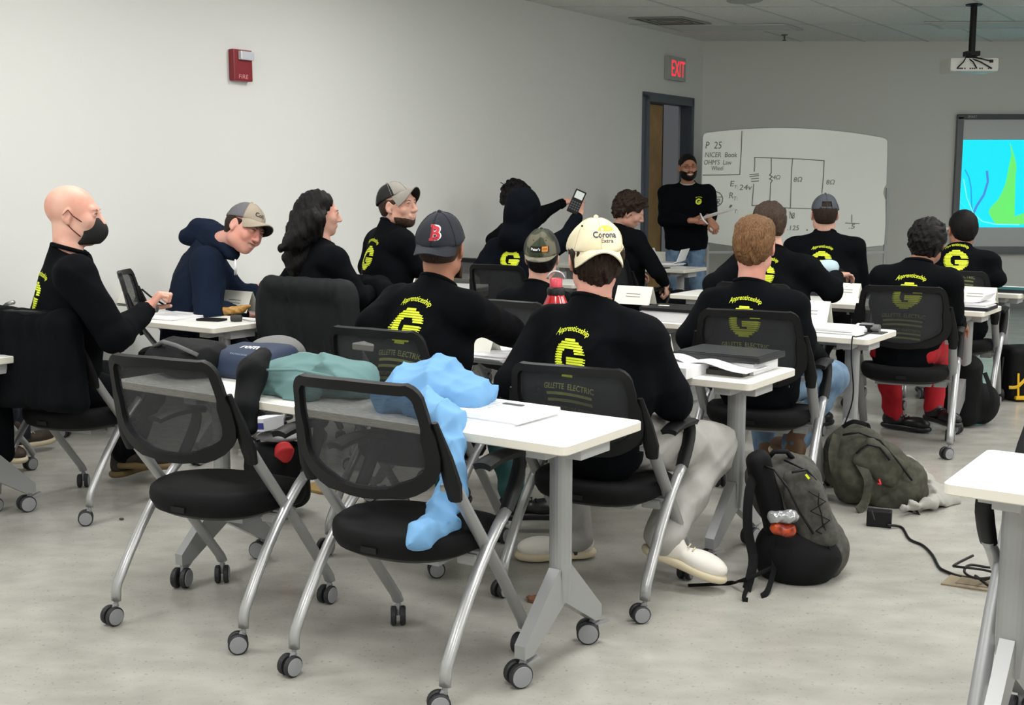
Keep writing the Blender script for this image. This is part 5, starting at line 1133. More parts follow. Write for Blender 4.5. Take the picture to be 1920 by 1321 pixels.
name_card(tp('T2', .62, .36), 'folded white card half hidden behind the cream cap student\'s right shoulder', .2, .11, lines=0)
name_card(G(1191, 569, TT), 'folded white card left of the black lidded white box', .25, .11, txt='NAME CARD' if False else None)
name_card(G(1522, 605, TT), 'folded white card between the sandy haired person and the black camera', .20, .12)
name_card(G(1592, 559, TT), 'folded white card left of the red trousers student', .15, .10)
name_card(G(1829, 567, TT), 'folded white card standing on the papers right of the red trousers student', .25, .10)
name_card(G(1248, 489, TT), 'folded white card on the table nearest the instructor', .30, .09, lines=0)
name_card(G(478, 522, TT), 'folded white card between the navy hoodie and the long haired person', .24, .11, lines=0)
name_card(G(760, 527, TT), 'folded white card above the left shoulder of the navy cap student', .26, .08, lines=0)
name_card(G(905, 664, TT), 'folded white card end between the navy cap and cream cap students', .14, .10, lines=0)
def sheets(c, label, w=.216, l=.28, n=1, th=.004, ang=0, spread=.0, curl=0, printed=True, name='paper_stack'):
    R = rz(ANG+ang); c = np.asarray(c, float); m = MB(); z = 0
    for i in range(n):
        a = rnd.uniform(-spread, spread)*6; o = np.array([rnd.uniform(-spread, spread), rnd.uniform(-spread, spread), 0]); R2 = R@rz(a)
        m.grid(lambda u, v: c+R2@(o+np.array([(u-.5)*w, (v-.5)*l, z+th+curl*(i == n-1)*max(0, abs(u-.5)-.3)**2*4])), 8, 6, th, k=0); z += th+.0004
    o_ = m.build(name, [M_PAPER]); tag(o_, label, 'papers')
    if printed:
        mb = MB()
        for i in range(7): mb.add([(-w*.36, l*.28-.022*i, 0), (w*(.34 if i % 3 else .1), l*.28-.022*i, 0), (w*(.34 if i % 3 else .1), l*.285-.022*i+.003, 0), (-w*.36, l*.285-.022*i+.003, 0)], [(0, 1, 2, 3)])
        on_plane(mb, c+ZZ*(z+.0012), R2@np.array([1, 0, 0]), R2@np.array([0, 1, 0])); mb.build('print', mat('grey_print', (168, 168, 172), .7), o_, world=True)
    return o_, c+ZZ*z, R2
o_, tpz, R2 = sheets(G(940, 781, TT), 'stack of printed papers beside the blue sweatshirt on the nearest table', .29, .24, 6, .0045, ang=-.05, spread=.012, printed=True)
mb = MB(); put_text(mb, 'NO SMOKING', .08, .022, 0, .065, bold=.03) if False else mb.add([(-.04, .055, 0), (.04, .055, 0), (.04, .078, 0), (-.04, .078, 0)], [(0, 1, 2, 3)]); on_plane(mb, tpz+ZZ*.0016, R2@np.array([1, 0, 0]), R2@np.array([0, 1, 0])); mb.build('printed_photo', M_INK, o_, world=True)
sheets(G(322, 594, TT), 'open white pages under the bald person\'s writing hand', .30, .28, 3, .004, spread=.01)
sheets(G(930, 668, TT), 'white papers under the navy cap student\'s right arm', .30, .26, 3, .006, spread=.015)
sheets(G(1558, 622, TT), 'thick paper stack in front of the black camera', .30, .24, 6, .005, spread=.008)
sheets(G(1246, 497, TT), 'untidy papers on the table nearest the instructor', .34, .26, 4, .006, spread=.03, curl=.8)
sheets(G(470, 531, TT), 'white papers in front of the navy hoodie person', .30, .24, 2, .004, spread=.02)
sheets(G(1632, 524, TT), 'white papers left of the red trousers student on the front table', .25, .2, 2, .006, spread=.01)
sheets(G(1884, 541, TT), 'white papers beyond the black folder at the front right', .3, .2, 2, .006, spread=.01)
BIND = mat('black_vinyl_binder', (30, 32, 34), .35); BOXW = mat('white_box_card', (232, 232, 234), .6)
def bx_(c, h, R, name, m, b=.003): return MB().box(c, h, R, b=b).build(name, m)
RA = rz(ANG)
# right end of the second row table: booklet, white pad, binder with a laptop on top
c = tp('T2', .20, .30); o = bx_(c+ZZ*.023, (.135, .12, .022), RA, 'binder', [BOXW]); tag(o, 'thick white ringed book under the black laptop', 'book'); MB().box(c+RA@np.array([-.137, 0, .023]), (.006, .12, .024), RA, b=.002).build('spine', M_BLK, o, world=True)
MB().lathe([(.001, 0), (.010, 0), (.010, .002), (.001, .002)], c+RA@np.array([-.1, -.1215, .023]), rz(ANG)@rx(math.pi/2), 14).build('ring_hole', M_PAPER, o, world=True)
o = bx_(c+np.array([-.02, .01, .060]), (.185, .13, .012), RA, 'laptop', BIND, .006); tag(o, 'closed black laptop on the thick book', 'laptop'); MB().box(c+np.array([-.02, .01, .0735]), (.17, .115, .0012), RA, b=.001).build('lid', mat('dark_grey_lid', (58, 62, 64), .3), o, world=True)
c = G(1262, 705, TT); o = bx_(c+RA@np.array([-.05, .05, .022]), (.13, .10, .022), RA, 'paper_pad', BOXW); tag(o, 'thick white pad beside the cream cap student\'s elbow', 'paper pad')
c = G(1358, 700, TT); m = MB(); m.grid(lambda u, v: c+RA@np.array([(u-.5)*.27, (v-.45)*.22, .05-.035*abs(u-.35)**1.2+.006*math.sin(6*u)-.02*(v < .1)*0]), 14, 8, .004); m.grid(lambda u, v: c+RA@np.array([-.10-(u)*.16, (v-.45)*.22, .035+.025*math.sin(u*2.6)]), 8, 6, .004)
o = m.build('open_booklet', M_PAPER, smooth=False, auto=60); tag(o, 'open booklet with curling pages beside the black laptop', 'booklet')
MB().box(c+RA@np.array([-.02, .03, .010]), (.12, .08, .010), RA, b=.003).build('cover', mat('dark_cover', (60, 58, 56), .5), o, world=True)
c = tp('T3L', .12, .17); o = bx_(c+ZZ*.028, (.15, .12, .028), RA, 'file_box', BOXW); tag(o, 'white box with a black lid on the short table', 'box'); MB().box(c+ZZ*.064, (.158, .128, .009), RA, b=.003).build('lid', BIND, o, world=True); MB().box(c+np.array([-.06, .04, .0745]), (.03, .012, .001), RA).build('sticker', M_CARD, o, world=True)
q = MB().tube([c+RA@np.array([-.16, -.15, .008]), c+RA@np.array([-.05, -.155, .008])], .006, 8).build('pen', M_BLK, None, True); tag(q, 'black pen lying in front of the black lidded box', 'pen')
c = tp('T5', .10, .17); o = bx_(c+ZZ*.010+RA@np.array([-.05, 0, 0]), (.16, .13, .010), RA, 'folder', BIND); tag(o, 'black folder under papers right of the red trousers student', 'folder')
sheets(c+ZZ*.021+RA@np.array([-.04, -.01, 0]), 'thick paper stack on the black folder right of the red trousers student', .28, .23, 5, .006, spread=.004, curl=.3)
c = tp('T6', .13, .20); o = bx_(c+ZZ*.012, (.17, .12, .012), RA, 'folder', BIND); tag(o, 'black folder on the front right table', 'folder')
o = bx_(tp('T4', .28, .10, .003), (.07, .035, .005), RA, 'phone', M_BLK); tag(o, 'black phone on the table nearest the instructor', 'phone')
# camera on the short table with a cable hanging down
c = tp('T3R', .10, .28); o = MB().box(c+ZZ*.022, (.035, .02, .018), RA, b=.006).build('camera', M_BLK); tag(o, 'small black and silver camera on the short table corner', 'camera')
MB().lathe([(.001, -.02), (.021, -.02), (.021, .02), (.001, .02)], c+RA@np.array([.045, 0, .022]), RA@ry(math.pi/2), 16).build('lens', mat('grey_ring', (120, 122, 122), .35, metal=.4), o, world=True); MB().sph(c+RA@np.array([-.042, 0, .024]), (.016, .018, .02), 8).build('knob', M_CARD, o, True, True); MB().box(c+ZZ*.043, (.03, .018, .003), RA, b=.002).build('top_plate', M_METAL2, o, world=True)
o = bx_(c+np.array([0, -.01, .002]), (.09, .05, .0025), RA, 'notepad', mat('dark_pad', (60, 60, 60), .6)); tag(o, 'thin dark pad under the small camera', 'notepad')
def cable(pts, r, label, m=M_BLK, name='cable'):
    P_ = [np.asarray(x, float) for x in pts]; out = []
    for i in range(len(P_)-1):
        p0, p1, p2, p3 = P_[max(i-1, 0)], P_[i], P_[i+1], P_[min(i+2, len(P_)-1)]
        for j in range(6): t = j/6; out.append(.5*((2*p1)+(-p0+p2)*t+(2*p0-5*p1+4*p2-p3)*t*t+(-p0+3*p1-3*p2+p3)*t**3))
    out.append(P_[-1]); o = MB().tube(out, r, 8).build(name, m, None, True); return tag(o, label, 'cable') if label else o
e_ = tp('T3R', .075, -.008)
cable([c+RA@np.array([.03, -.03, .006]), tp('T3R', .06, .10, .005), tp('T3R', .068, .02, .006), e_+ZZ*.002, e_-ZZ*.10, e_+np.array([.02, .02, -.30]), e_+np.array([-.03, .05, -.5]), e_+np.array([-.05, .1, -.66]), np.array([e_[0]-.06, e_[1]-.1, .01]), G(1655, 940, .01)], .0035, 'thin black cable hanging from the short table to the floor')
# things on the bald person's table
c = G(397, 601, TT); o = bx_(c+ZZ*.007, (.075, .04, .006), rz(ANG+.2), 'phone', M_BLK, .004); tag(o, 'black phone in front of the snack wrapper', 'phone')
c = G(362, 583, TT); m = MB()
for s in (-1, 1): m.tube([c+rz(.1)@np.array([s*.034+.024*math.cos(a), .0, .022+.018*math.sin(a)]) for a in [2*math.pi*i/16 for i in range(16)]], .0028, 6, closed=True); m.tube([c+np.array([s*.058, 0, .03]), c+np.array([s*.06+.02, .08, .03]), c+np.array([s*.06+.03, .12, .008])], .0024, 5)
m.tube([c+np.array([-.01, 0, .028]), c+np.array([.01, 0, .028])], .0025, 5); o = m.build('eyeglasses', M_BLK, None, True); tag(o, 'black framed eyeglasses lying on the bald person\'s table', 'glasses')
c = G(441, 591, TT); S_ = SDF(); S_.cone(c+np.array([-.07, 0, .025]), c+np.array([.04, 0, .035]), .026, .022, .02); S_.cone(c+np.array([.03, 0, .035]), c+np.array([.085, .0, .055]), .02, .008, .01); S_.post = lambda p: .010*(np.abs(noise3(p, 60, 3))-.2)
V, F_ = S_.mesh(.005); o = make('snack_wrapper', V, F_, mat('amber_foil', (196, 148, 72), .35, noise=((120, 84, 40), 40, 3, .4, .7)), None, True); tag(o, 'crumpled amber snack wrapper in front of the white card', 'wrapper')
c = G(443, 603, TT); o = MB().lathe([(.001, 0), (.018, .002), (.02, .02), (.018, .06), (.001, .062)], c+np.array([-.03, 0, .02]), ry(math.pi/2), 14).build('key_fob', mat('dark_grey_rubber', (44, 44, 42), .6), None, auto=50); tag(o, 'dark round key fob beside the phone', 'key fob'); MB().tube([c+np.array([.035, 0, .012]), c+np.array([.07, .01, .006]), c+np.array([.12, -.01, .006])], .004, 6).build('key', M_METAL2, o, True, True)
# drink bottles
M_GLS = mat('clear_bottle_plastic', (220, 226, 226), .06, spec=.5, trans=.9); M_COLA = mat('cola_red_label', (200, 26, 34), .35); M_LIQ = mat('dark_cola', (30, 10, 8), .1)
c = uv(-5.28, 5.98, TT); o = empty('soda_bottle', c, 0, 'clear soda bottle with red label and red cap by the long haired person\'s hand', 'bottle')
s_ = 1.12
MB().lathe([(.001, 0), (.026, 0), (.032, .01), (.032, .06), (.0335, .065), (.0335, .115), (.032, .12), (.031, .14), (.024, .165), (.014, .185), (.0125, .20), (.001, .20)], c, np.eye(3)*s_, 24).build('bottle', M_GLS, o, True, True)
MB().lathe([(.001, .004), (.029, .004), (.030, .055), (.001, .055)], c, np.eye(3)*s_, 24).build('liquid', M_LIQ, o, True, True)
lb = MB().lathe([(.0338, .064), (.0345, .066), (.0345, .114), (.0338, .116)], c, np.eye(3)*s_, 24).build('label', M_COLA, o, world=True, auto=40)
MB().lathe([(.001, .190), (.0155, .190), (.0155, .212), (.001, .213)], c, np.eye(3)*s_, 20).build('cap', M_COLA, o, world=True, auto=40)
mb = MB(); put_text(mb, 'Cola', .05, .032, 0, 0, shear=.3, bold=.02); project(mb, lb, c+np.array([0, 0, .100]), (1, .1, 0), ZZ, 'lettering', M_WHL, lb, off=.001, dist=.1)
c = np.array([*(P(1042, 620, 4.85)[:2]), TT]); o = empty('water_jug', c, 0, 'large glossy red jug with black collar between the cream cap and camouflage cap', 'bottle')
M_JUG = mat('red_jug_plastic', (190, 18, 32), .12, spec=.7, coat=.6)
MB().lathe([(.001, 0), (.052, 0), (.058, .01), (.058, .215), (.054, .235), (.036, .275), (.034, .283), (.001, .283)], c, n=28).build('body', M_JUG, o, True, True)
MB().lathe([(.001, .281), (.037, .281), (.037, .305), (.030, .312), (.001, .312)], c, n=24).build('collar', M_BLK, o, world=True, auto=50)
MB().lathe([(.001, .31), (.026, .31), (.026, .345), (.020, .35), (.001, .35)], c, n=20).build('cap', mat('pink_red_plastic', (210, 70, 84), .3), o, world=True, auto=50)
MB().tube([c+np.array([.035*math.cos(a), 0, .345+.032*math.sin(a)]) for a in [math.pi*i/10 for i in range(11)]], .005, 6, sx=1.8).build('handle', M_METAL2, o, True, True)
# pale blue cloth
S_ = SDF(); c = P(1540, 504, 6.95); S_.ell(c, (.10, .06, .045), rx(.1), .03); S_.ell(c+np.array([.06, .02, .02]), (.05, .03, .035), None, .03); S_.ell(c+np.array([-.04, .0, -.02]), (.06, .04, .03), None, .02); S_.post = lambda p: .018*(np.abs(noise3(p, 34, 7))-.2)
V, F_ = S_.mesh(.007); V[:, 2] = np.maximum(V[:, 2], TT+.002); o = make('cloth', V, F_, mat('pale_blue_cloth', (182, 204, 214), .85), None, True); tag(o, 'crumpled pale blue cloth under the reaching person\'s hand', 'cloth')
# ---------------------------------------------------------------- garments
def garment(name, prims, m, label, cat, h=.008, f=14, amp=.028, seed=1, lo=None, parent=None, f2=36):
    S_ = SDF()
    for p_ in prims:
        if p_[0] == 'c': S_.cone(p_[1], p_[2], p_[3], p_[4], p_[5] if len(p_) > 5 else .03)
        else: S_.ell(p_[1], p_[2], p_[3] if len(p_) > 3 else None, .04)
    S_.post = lambda p: amp*folds(p, f, seed, 2.0)+amp*.15*noise3(p, f*1.4, seed+4, 2)
    V, F_ = S_.mesh(h, .05)
    if lo is not None: V[:, 2] = np.maximum(V[:, 2], lo)
    o = make(name, V, F_, m, parent, True, world=parent is not None)
    if label: tag(o, label, cat)
    return o
TEAL = mat('teal_fleece', (106, 138, 138), .9, spec=.15, bump=(700, .3, .001)); SKYB = mat('sky_blue_fleece', (118, 166, 210), .9, spec=.15, bump=(700, .3, .001))
t_ = lambda a, b, z=0: tp('TF', a, b, z)
o = garment('teal_sweatshirt', [('e', t_(1.24, .22, .055), (.17, .12, .085), RA), ('e', t_(1.08, .25, .05), (.11, .12, .075), RA), ('c', t_(1.36, .14, .03), t_(1.1, .12, .04), .05, .05), ('c', t_(1.0, .2, .04), t_(1.05, .33, .05), .05, .06)], TEAL, 'teal sweatshirt heaped on the nearest table between the two empty chairs', 'sweatshirt', seed=5, lo=TT+.001, amp=.046, f=17)
m = MB().tube([t_(1.36, .06, .05), t_(1.25, .05, .10), t_(1.12, .07, .11), t_(1.0, .12, .09)], .005, 6).build('seam', TEAL, o, True, True)
o = garment('blue_sweatshirt', [('e', t_(.70, .25, .06), (.16, .13, .09), RA), ('e', t_(.56, .27, .05), (.09, .11, .07), RA), ('c', t_(.62, .30, .10), t_(.50, .24, .04), .04, .045), ('c', t_(.78, .12, .03), t_(.60, .10, .035), .045, .045), ('e', t_(.66, .30, .115), (.07, .05, .045), RA),
    ('c', t_(.56, .10, .035), P(846, 792, 3.47), .05, .046), ('c', P(846, 792, 3.46), P(848, 850, 3.40), .046, .042), ('c', P(848, 850, 3.40), P(852, 930, 3.37), .042, .044), ('c', P(852, 930, 3.37), P(826, 974, 3.32), .044, .044), ('c', P(826, 974, 3.32), P(803, 990, 3.26), .044, .042), ('c', P(803, 990, 3.26), P(790, 1005, 3.20), .042, .044, .006)], SKYB, 'sky blue sweatshirt heaped on the nearest table, one sleeve hanging on to the chair seat', 'sweatshirt', seed=9, amp=.042, f=21)
JK = mat('black_jacket_shell', (12, 14, 16), .7, spec=.2)
o = garment('black_jacket', [('c', P(492, 664, 4.05), P(474, 690, 4.0), .036, .048), ('c', P(474, 700, 4.0), P(464, 760, 3.93), .046, .04), ('c', P(462, 760, 3.93), P(466, 800, 3.92), .04, .035)], JK, 'black jacket hanging over the table edge beside the teal sweatshirt', 'jacket', seed=12)
# navy bag with a white word, grey cap, white cloth
NB = mat('navy_bag_nylon', (44, 56, 78), .7, spec=.3)
bagc = P(462, 672, 4.48); S_ = SDF(); S_.box(bagc+np.array([.02, 0, -.01]), (.165, .12, .055), RA@rx(.12), .045); S_.post = lambda p: .006*noise3(p, 16, 3)
V, F_ = S_.mesh(.009); V[:, 2] = np.maximum(V[:, 2], TT+.002); o = make('navy_bag', V, F_, NB, None, True); tag(o, 'navy nylon bag with a white word lying on the nearest table', 'bag')
mb = MB(); put_text(mb, 'rome', .13, .030, .06, .035, shear=.1, bold=.03); project(mb, o, bagc, nm(RA[:, 0]), nm(np.array([-.05, .75, .62])), 'lettering', M_WHL, o, off=.002, dist=.3)
mb = MB(); put_text(mb, 'COLUMBIA' if False else 'OUTDOOR', .09, .010, .03, -.04); project(mb, o, bagc, nm(RA[:, 0]), nm(np.array([-.05, .75, .62])), 'small_lettering', mat('pale_blue_print', (140, 154, 176), .6), o, off=.002, dist=.3)
S_ = SDF(); gc = P(518, 668, 4.62); S_.ell(gc, (.12, .13, .085), None, .02); S_.post = lambda p: .005*noise3(p, 18, 8)
V, F_ = S_.mesh(.009); V[:, 2] = np.maximum(V[:, 2], TT+.002); o = make('grey_hat', V, F_, mat('heather_grey_knit', (116, 116, 116), .9, bump=(300, .5, .002)), None, True); tag(o, 'rounded heather grey knit hat behind the navy bag', 'hat')
o = garment('white_cloth', [('e', P(385, 672, 4.5), (.06, .05, .03)), ('e', P(370, 678, 4.45), (.05, .05, .025))], mat('white_cloth', (206, 204, 204), .85), 'small white cloth at the left end of the navy bag', 'cloth', seed=14, lo=TT+.002, amp=.015, h=.007)
o = garment('black_backpack', [('e', t_(1.86, .25, .065), (.15, .15, .08), RA), ('e', t_(1.99, .28, .06), (.10, .14, .07), RA)], JK, 'black backpack lying flat on the left end of the nearest table', 'backpack', seed=17, lo=TT+.002, amp=.02, f=14)
MB().tube([t_(1.73, .16, .10), t_(1.80, .12, .135), t_(1.90, .14, .14), t_(2.0, .18, .11)], .008, 6, sx=1.6).build('strap', mat('grey_strap', (90, 92, 92), .7), o, True, True)
# coats over the chair backs
def coat(ch, label, m, seed, long=0, hw=.29, sleeve=None, zt=.955, amp=.022):
    M = Matrix.Translation(ch.location) @ Matrix.Rotation(ch.rotation_euler.z, 4, 'Z'); q = lambda x, y, z: np.array(M @ Vector((x, y, z))); S_ = SDF(); R = np.array(M.to_3x3())
    S_.box(q(0, -.275, (zt+.485-long)/2), (hw, .045, (zt-.485+long)/2), R@rx(-.10), .04, .04); S_.cone(q(-hw+.06, -.26, zt-.035), q(hw-.06, -.26, zt-.035), .055, .055, .04); S_.box(q(0, -.19, .80), (hw-.05, .018, .13), R, .015, .03)
    for s in (-1, 1): S_.cone(q(s*(hw-.03), -.26, .88), q(s*(hw+.01), -.24, .52-long), .055, .045, .04)
    if sleeve: S_.cone(q(*sleeve[0]), q(*sleeve[1]), .075, .07, .04)
    S_.post = lambda p: -amp*folds(p*np.array([1, 1, .35]), 20, seed, 2.0)
    V, F_ = S_.mesh(.010, .06); o = make('coat', V, F_, m, None, True); return tag(o, label, 'coat')
COATG = mat('charcoal_coat', (20, 24, 26), .7, spec=.2); COATB = mat('blackish_coat', (7, 10, 13), .85, spec=.1)
coat(c3, 'large charcoal coat covering the chair of the long haired person', COATG, 3, long=.06, hw=.31, zt=.97)
coat(c1, 'black coat over the bald person\'s chair, one sleeve hanging to the floor', COATB, 7, long=-.02, hw=.245, zt=.915, sleeve=((-.29, -.22, .62), (-.24, -.25, .27)))
coat(c4, 'dark padded coat over the chair of the smiling capped person', COATB, 11, hw=.27)
# ---------------------------------------------------------------- bags on the floor
BP1 = mat('heather_charcoal_nylon', (74, 73, 68), .85, bump=(500, .4, .001), noise=((60, 59, 55), 40, 3, .4, .6)); BPB = mat('black_nylon', (9, 10, 12), .75, spec=.2, bump=(400, .3, .001))
def strap(pts, w, m, parent, name='strap', th=.002):
    P_ = [np.asarray(x, float) for x in pts]; out = []
    for i in range(len(P_)-1):
        p0, p1, p2, p3 = P_[max(i-1, 0)], P_[i], P_[i+1], P_[min(i+2, len(P_)-1)]
        for j in range(5): t = j/5; out.append(.5*((2*p1)+(-p0+p2)*t+(2*p0-5*p1+4*p2-p3)*t*t+(-p0+3*p1-3*p2+p3)*t**3))
    out.append(P_[-1]); return MB().tube(out, 1, 8, sx=w/2, sy=th, up=(.25, -.95, .2), flat=True).build(name, m, parent, world=True)
e = empty('backpack', G(1495, 1095), 0, 'charcoal backpack with black base standing on the floor by the table leg', 'backpack')
K = lambda x, y, d=0: P(x, y, 4.28+d)
tl = math.atan2(-55, 150); Rb = rz(-.3)@ry(-.30)
S_ = SDF(); S_.box(K(1492, 965, .08), (.125, .11, .225), Rb, .085, .05); S_.ell(K(1512, 1035, .06), (.155, .135, .125), Rb, .06); S_.box(K(1452, 905, .12), (.10, .07, .10), Rb, .06, .05)
S_.post = lambda p: -.014*folds(p, 22, 4); S_.plane((0, 0, -1), -.004); main = sdf_obj('main_compartment', S_, .008, BP1, e)
S_ = SDF(); S_.ell(K(1500, 1050, .0), (.155, .13, .115), Rb, .05); S_.ell(K(1470, 1025, .02), (.11, .12, .10), Rb, .05); S_.plane((0, 0, -1), -.003); S_.post = lambda p: .006*noise3(p, 20, 4); sdf_obj('base_panel', S_, .008, BPB, e)
S_ = SDF(); S_.box(K(1520, 965, -.035), (.075, .05, .13), rz(-.4)@ry(-.34), .04); S_.box(K(1503, 905, -.03), (.062, .035, .055), rz(-.4)@ry(-.34), .03, .02); S_.post = lambda p: .006*(np.abs(noise3(p, 25, 9))-.2); pk = sdf_obj('front_pocket', S_, .007, BP1, e)
S_ = SDF(); S_.box(K(1440, 935, .0), (.045, .045, .19), rz(.2)@ry(-.28), .035, .03); S_.post = lambda p: .012*(np.abs(noise3(p, 22, 2))-.25); sdf_obj('back_pad', S_, .008, BPB, e)
zz = MB(); zz.tube([K(1425, 870, -.03), K(1452, 880, -.09), K(1478, 915, -.11), K(1500, 960, -.12), K(1525, 1000, -.12)], .005, 6).tube([K(1470, 862, .0), K(1510, 880, -.05), K(1530, 915, -.06), K(1545, 960, -.05), K(1560, 1010, -.04)], .004, 6).tube([K(1485, 885, -.08), K(1512, 880, -.07), K(1530, 900, -.06)], .005, 6); zz.build('zip', M_BLK, e, True, True)
cd = MB(); pts = [(1516, 920), (1548, 940), (1520, 958), (1556, 975), (1530, 995), (1562, 1010), (1540, 1030), (1574, 1045)]; cd.tube([K(x, y, -.115+.0002*(y-920)) for x, y in pts], .0028, 5); cd.tube([K(x-14 if i % 2 else x+20, y+4, -.115+.0002*(y-920)) for i, (x, y) in enumerate(pts)], .0028, 5); cd.build('elastic_cord', M_BLK, e, True, True)
strap([K(1420, 880, -.02), K(1405, 920, -.06), K(1402, 990, -.08), K(1412, 1050, -.10), G(1400, 1105, .012)], .038, BPB, e); strap([K(1418, 1040, -.06), K(1412, 1070, -.08), G(1395, 1118, .01), G(1402, 1125, .006)], .02, BPB, e)
strap([K(1450, 1010, -.08), K(1452, 1060, -.09), G(1440, 1105, .02), G(1428, 1118, .006)], .024, BPB, e); strap([K(1455, 1060, -.08), G(1400, 1085, .05), G(1370, 1092, .012), G(1330, 1096, .004), G(1290, 1098, .003)], .016, BPB, e)
MB().tube([K(1440, 858, .05), K(1452, 846, .04), K(1475, 846, .04), K(1487, 860, .05)], .010, 6, sx=1.4).build('handle', BPB, e, True, True)
mb = MB().box(K(1514, 893, -.10), (.010, .002, .004), ry(.9)); mb.build('tag', M_YEL, e, world=True)
o = garment('plastic_bag', [('e', K(1466, 966, -.13), (.045, .024, .016)), ('c', K(1448, 972, -.13), K(1486, 968, -.13), .012, .02)], mat('clear_wrap', (170, 172, 174), .18, metal=.5), 'shiny clear plastic wrap in the side pocket of the charcoal backpack', 'plastic bag', seed=4, h=.004, f=60, amp=.012)
o = garment('snack_packet', [('c', K(1456, 990, -.122), K(1480, 994, -.122), .024, .026)], mat('orange_wrapper', (190, 74, 34), .25, noise=((120, 34, 20), 30, 2, .4, .6)), 'orange red packet under the plastic wrap in the backpack side pocket', 'packet', seed=6, h=.004, f=60, amp=.006)
# olive backpack
OL = mat('olive_nylon', (66, 66, 54), .85, bump=(500, .4, .001), noise=((52, 52, 42), 30, 3, .4, .6)); e = empty('backpack', G(1655, 950), 0, 'olive green backpack lying on its side on the floor', 'backpack')
K = lambda x, y, d=0: P(x, y, 5.32+d); Ro = rz(.1)@ry(.62)
S_ = SDF(); S_.box(K(1635, 880, .04), (.20, .13, .145), Ro, .07, .05); S_.ell(K(1690, 915, .02), (.14, .14, .10), ry(.5), .06); S_.ell(K(1590, 840, .06), (.10, .11, .10), None, .06); S_.ell(K(1600, 895, .0), (.10, .10, .12), None, .06); S_.plane((0, 0, -1), -.004); S_.post = lambda p: -.022*folds(p, 20, 6)
sdf_obj('main_compartment', S_, .009, OL, e)
S_ = SDF(); S_.box(K(1650, 868, -.10), (.12, .03, .075), Ro, .03); S_.post = lambda p: .008*(np.abs(noise3(p, 22, 3))-.2); sdf_obj('front_pocket', S_, .008, OL, e)
zz = MB(); zz.tube([K(1605, 850, -.13), K(1625, 832, -.13), K(1650, 838, -.14), K(1668, 862, -.14)], .005, 6).tube([K(1580, 815, -.06), K(1610, 810, -.08), K(1650, 825, -.10), K(1680, 860, -.12), K(1710, 900, -.12)], .005, 6); zz.build('zip', M_BLK, e, True, True)
strap([K(1612, 868, -.12), K(1628, 900, -.15), K(1622, 940, -.14), G(1608, 958, .01)], .045, OL, e); strap([K(1570, 815, -.02), K(1562, 850, -.05), K(1568, 890, -.04), G(1580, 930, .02)], .05, OL, e); strap([G(1690, 950, .03), G(1712, 955, .012), G(1722, 962, .008)], .03, BPB, e)
strap([K(1580, 800, .02), K(1600, 790, .0), K(1625, 796, .0)], .02, BPB, e, 'handle'); MB().tube([K(1648, 898, -.15), K(1652, 908, -.15), K(1645, 906, -.15)], .005, 5).build('zip_pull', M_COLA, e, True, True)
o = garment('grey_sweater', [('e', G(1715, 905, .05), (.10, .09, .06)), ('e', G(1740, 925, .04), (.12, .08, .05)), ('c', G(1730, 890, .06), G(1700, 870, .05), .04, .045), ('c', G(1745, 940, .03), G(1790, 936, .02), .035, .02), ('c', G(1690, 955, .03)*1, G(1745, 945, .03), .02, .03)], mat('pale_grey_knit', (162, 160, 154), .9, bump=(500, .3, .001)), 'pale grey sweater crumpled on the floor behind the olive backpack', 'sweater', seed=19, lo=.002, amp=.04, f=20)
# bag pile under the nearest table
e = empty('duffel_bag', G(515, 1000), 0, 'black bag with a red patch seen under the nearest table', 'bag')
S_ = SDF(); S_.box(P(520, 890, 5.15), (.12, .12, .15), RA, .06); S_.plane((0, 0, -1), -.004); S_.post = lambda p: .012*(np.abs(noise3(p, 18, 3))-.2); sdf_obj('body', S_, .009, JK, e)
S_ = SDF(); S_.ell(P(533, 848, 5.03), (.045, .03, .05), None, .02); S_.post = lambda p: .008*(np.abs(noise3(p, 40, 3))-.2); sdf_obj('pocket', S_, .006, mat('red_lining', (180, 30, 36), .7), e)
o = garment('grey_cloth', [('e', P(530, 816, 5.12), (.12, .09, .022))], mat('grey_cloth', (128, 128, 130), .9), 'folded grey cloth on top of the black bag under the nearest table', 'cloth', seed=8, amp=.012, h=.006)
o = MB().box(P(497, 793, 5.08), (.055, .06, .028), rz(ANG)@ry(-.12), b=.003).build('small_box', mat('white_box', (228, 230, 236), .5)); tag(o, 'small white and blue box lying on the folded grey cloth', 'box'); MB().box(P(497, 793, 5.08)+rz(ANG)@np.array([0, -.0605, -.004]), (.055, .001, .014), rz(ANG)@ry(-.12)).build('blue_band', mat('royal_blue_print', (34, 44, 130), .5), o, world=True)
# black bag by the long table, work bag at the right edge
e = empty('backpack', G(1812, 812), 0, 'black backpack on the floor by the long table leg', 'backpack'); S_ = SDF(); c = G(1800, 800)
S_.box(c+np.array([0, .05, .22]), (.13, .10, .22), RA, .08); S_.ell(c+np.array([.16, .10, .13]), (.11, .12, .13), None, .05); S_.plane((0, 0, -1), -.004); S_.post = lambda p: .012*(np.abs(noise3(p, 16, 6))-.2); sdf_obj('main_compartment', S_, .010, BPB, e); strap([c+np.array([.1, -.08, .35]), c+np.array([.14, -.12, .2]), c+np.array([.12, -.1, .05])], .03, BPB, e)
e = empty('tool_backpack', G(1915, 752), 0, 'black tool backpack with yellow trim at the right edge', 'backpack'); c = G(1918, 752); c[2] = 0
S_ = SDF(); S_.box(c+np.array([.02, .1, .19]), (.15, .11, .185), rz(.2), .05); S_.plane((0, 0, -1), -.004); sdf_obj('main_compartment', S_, .010, BPB, e)
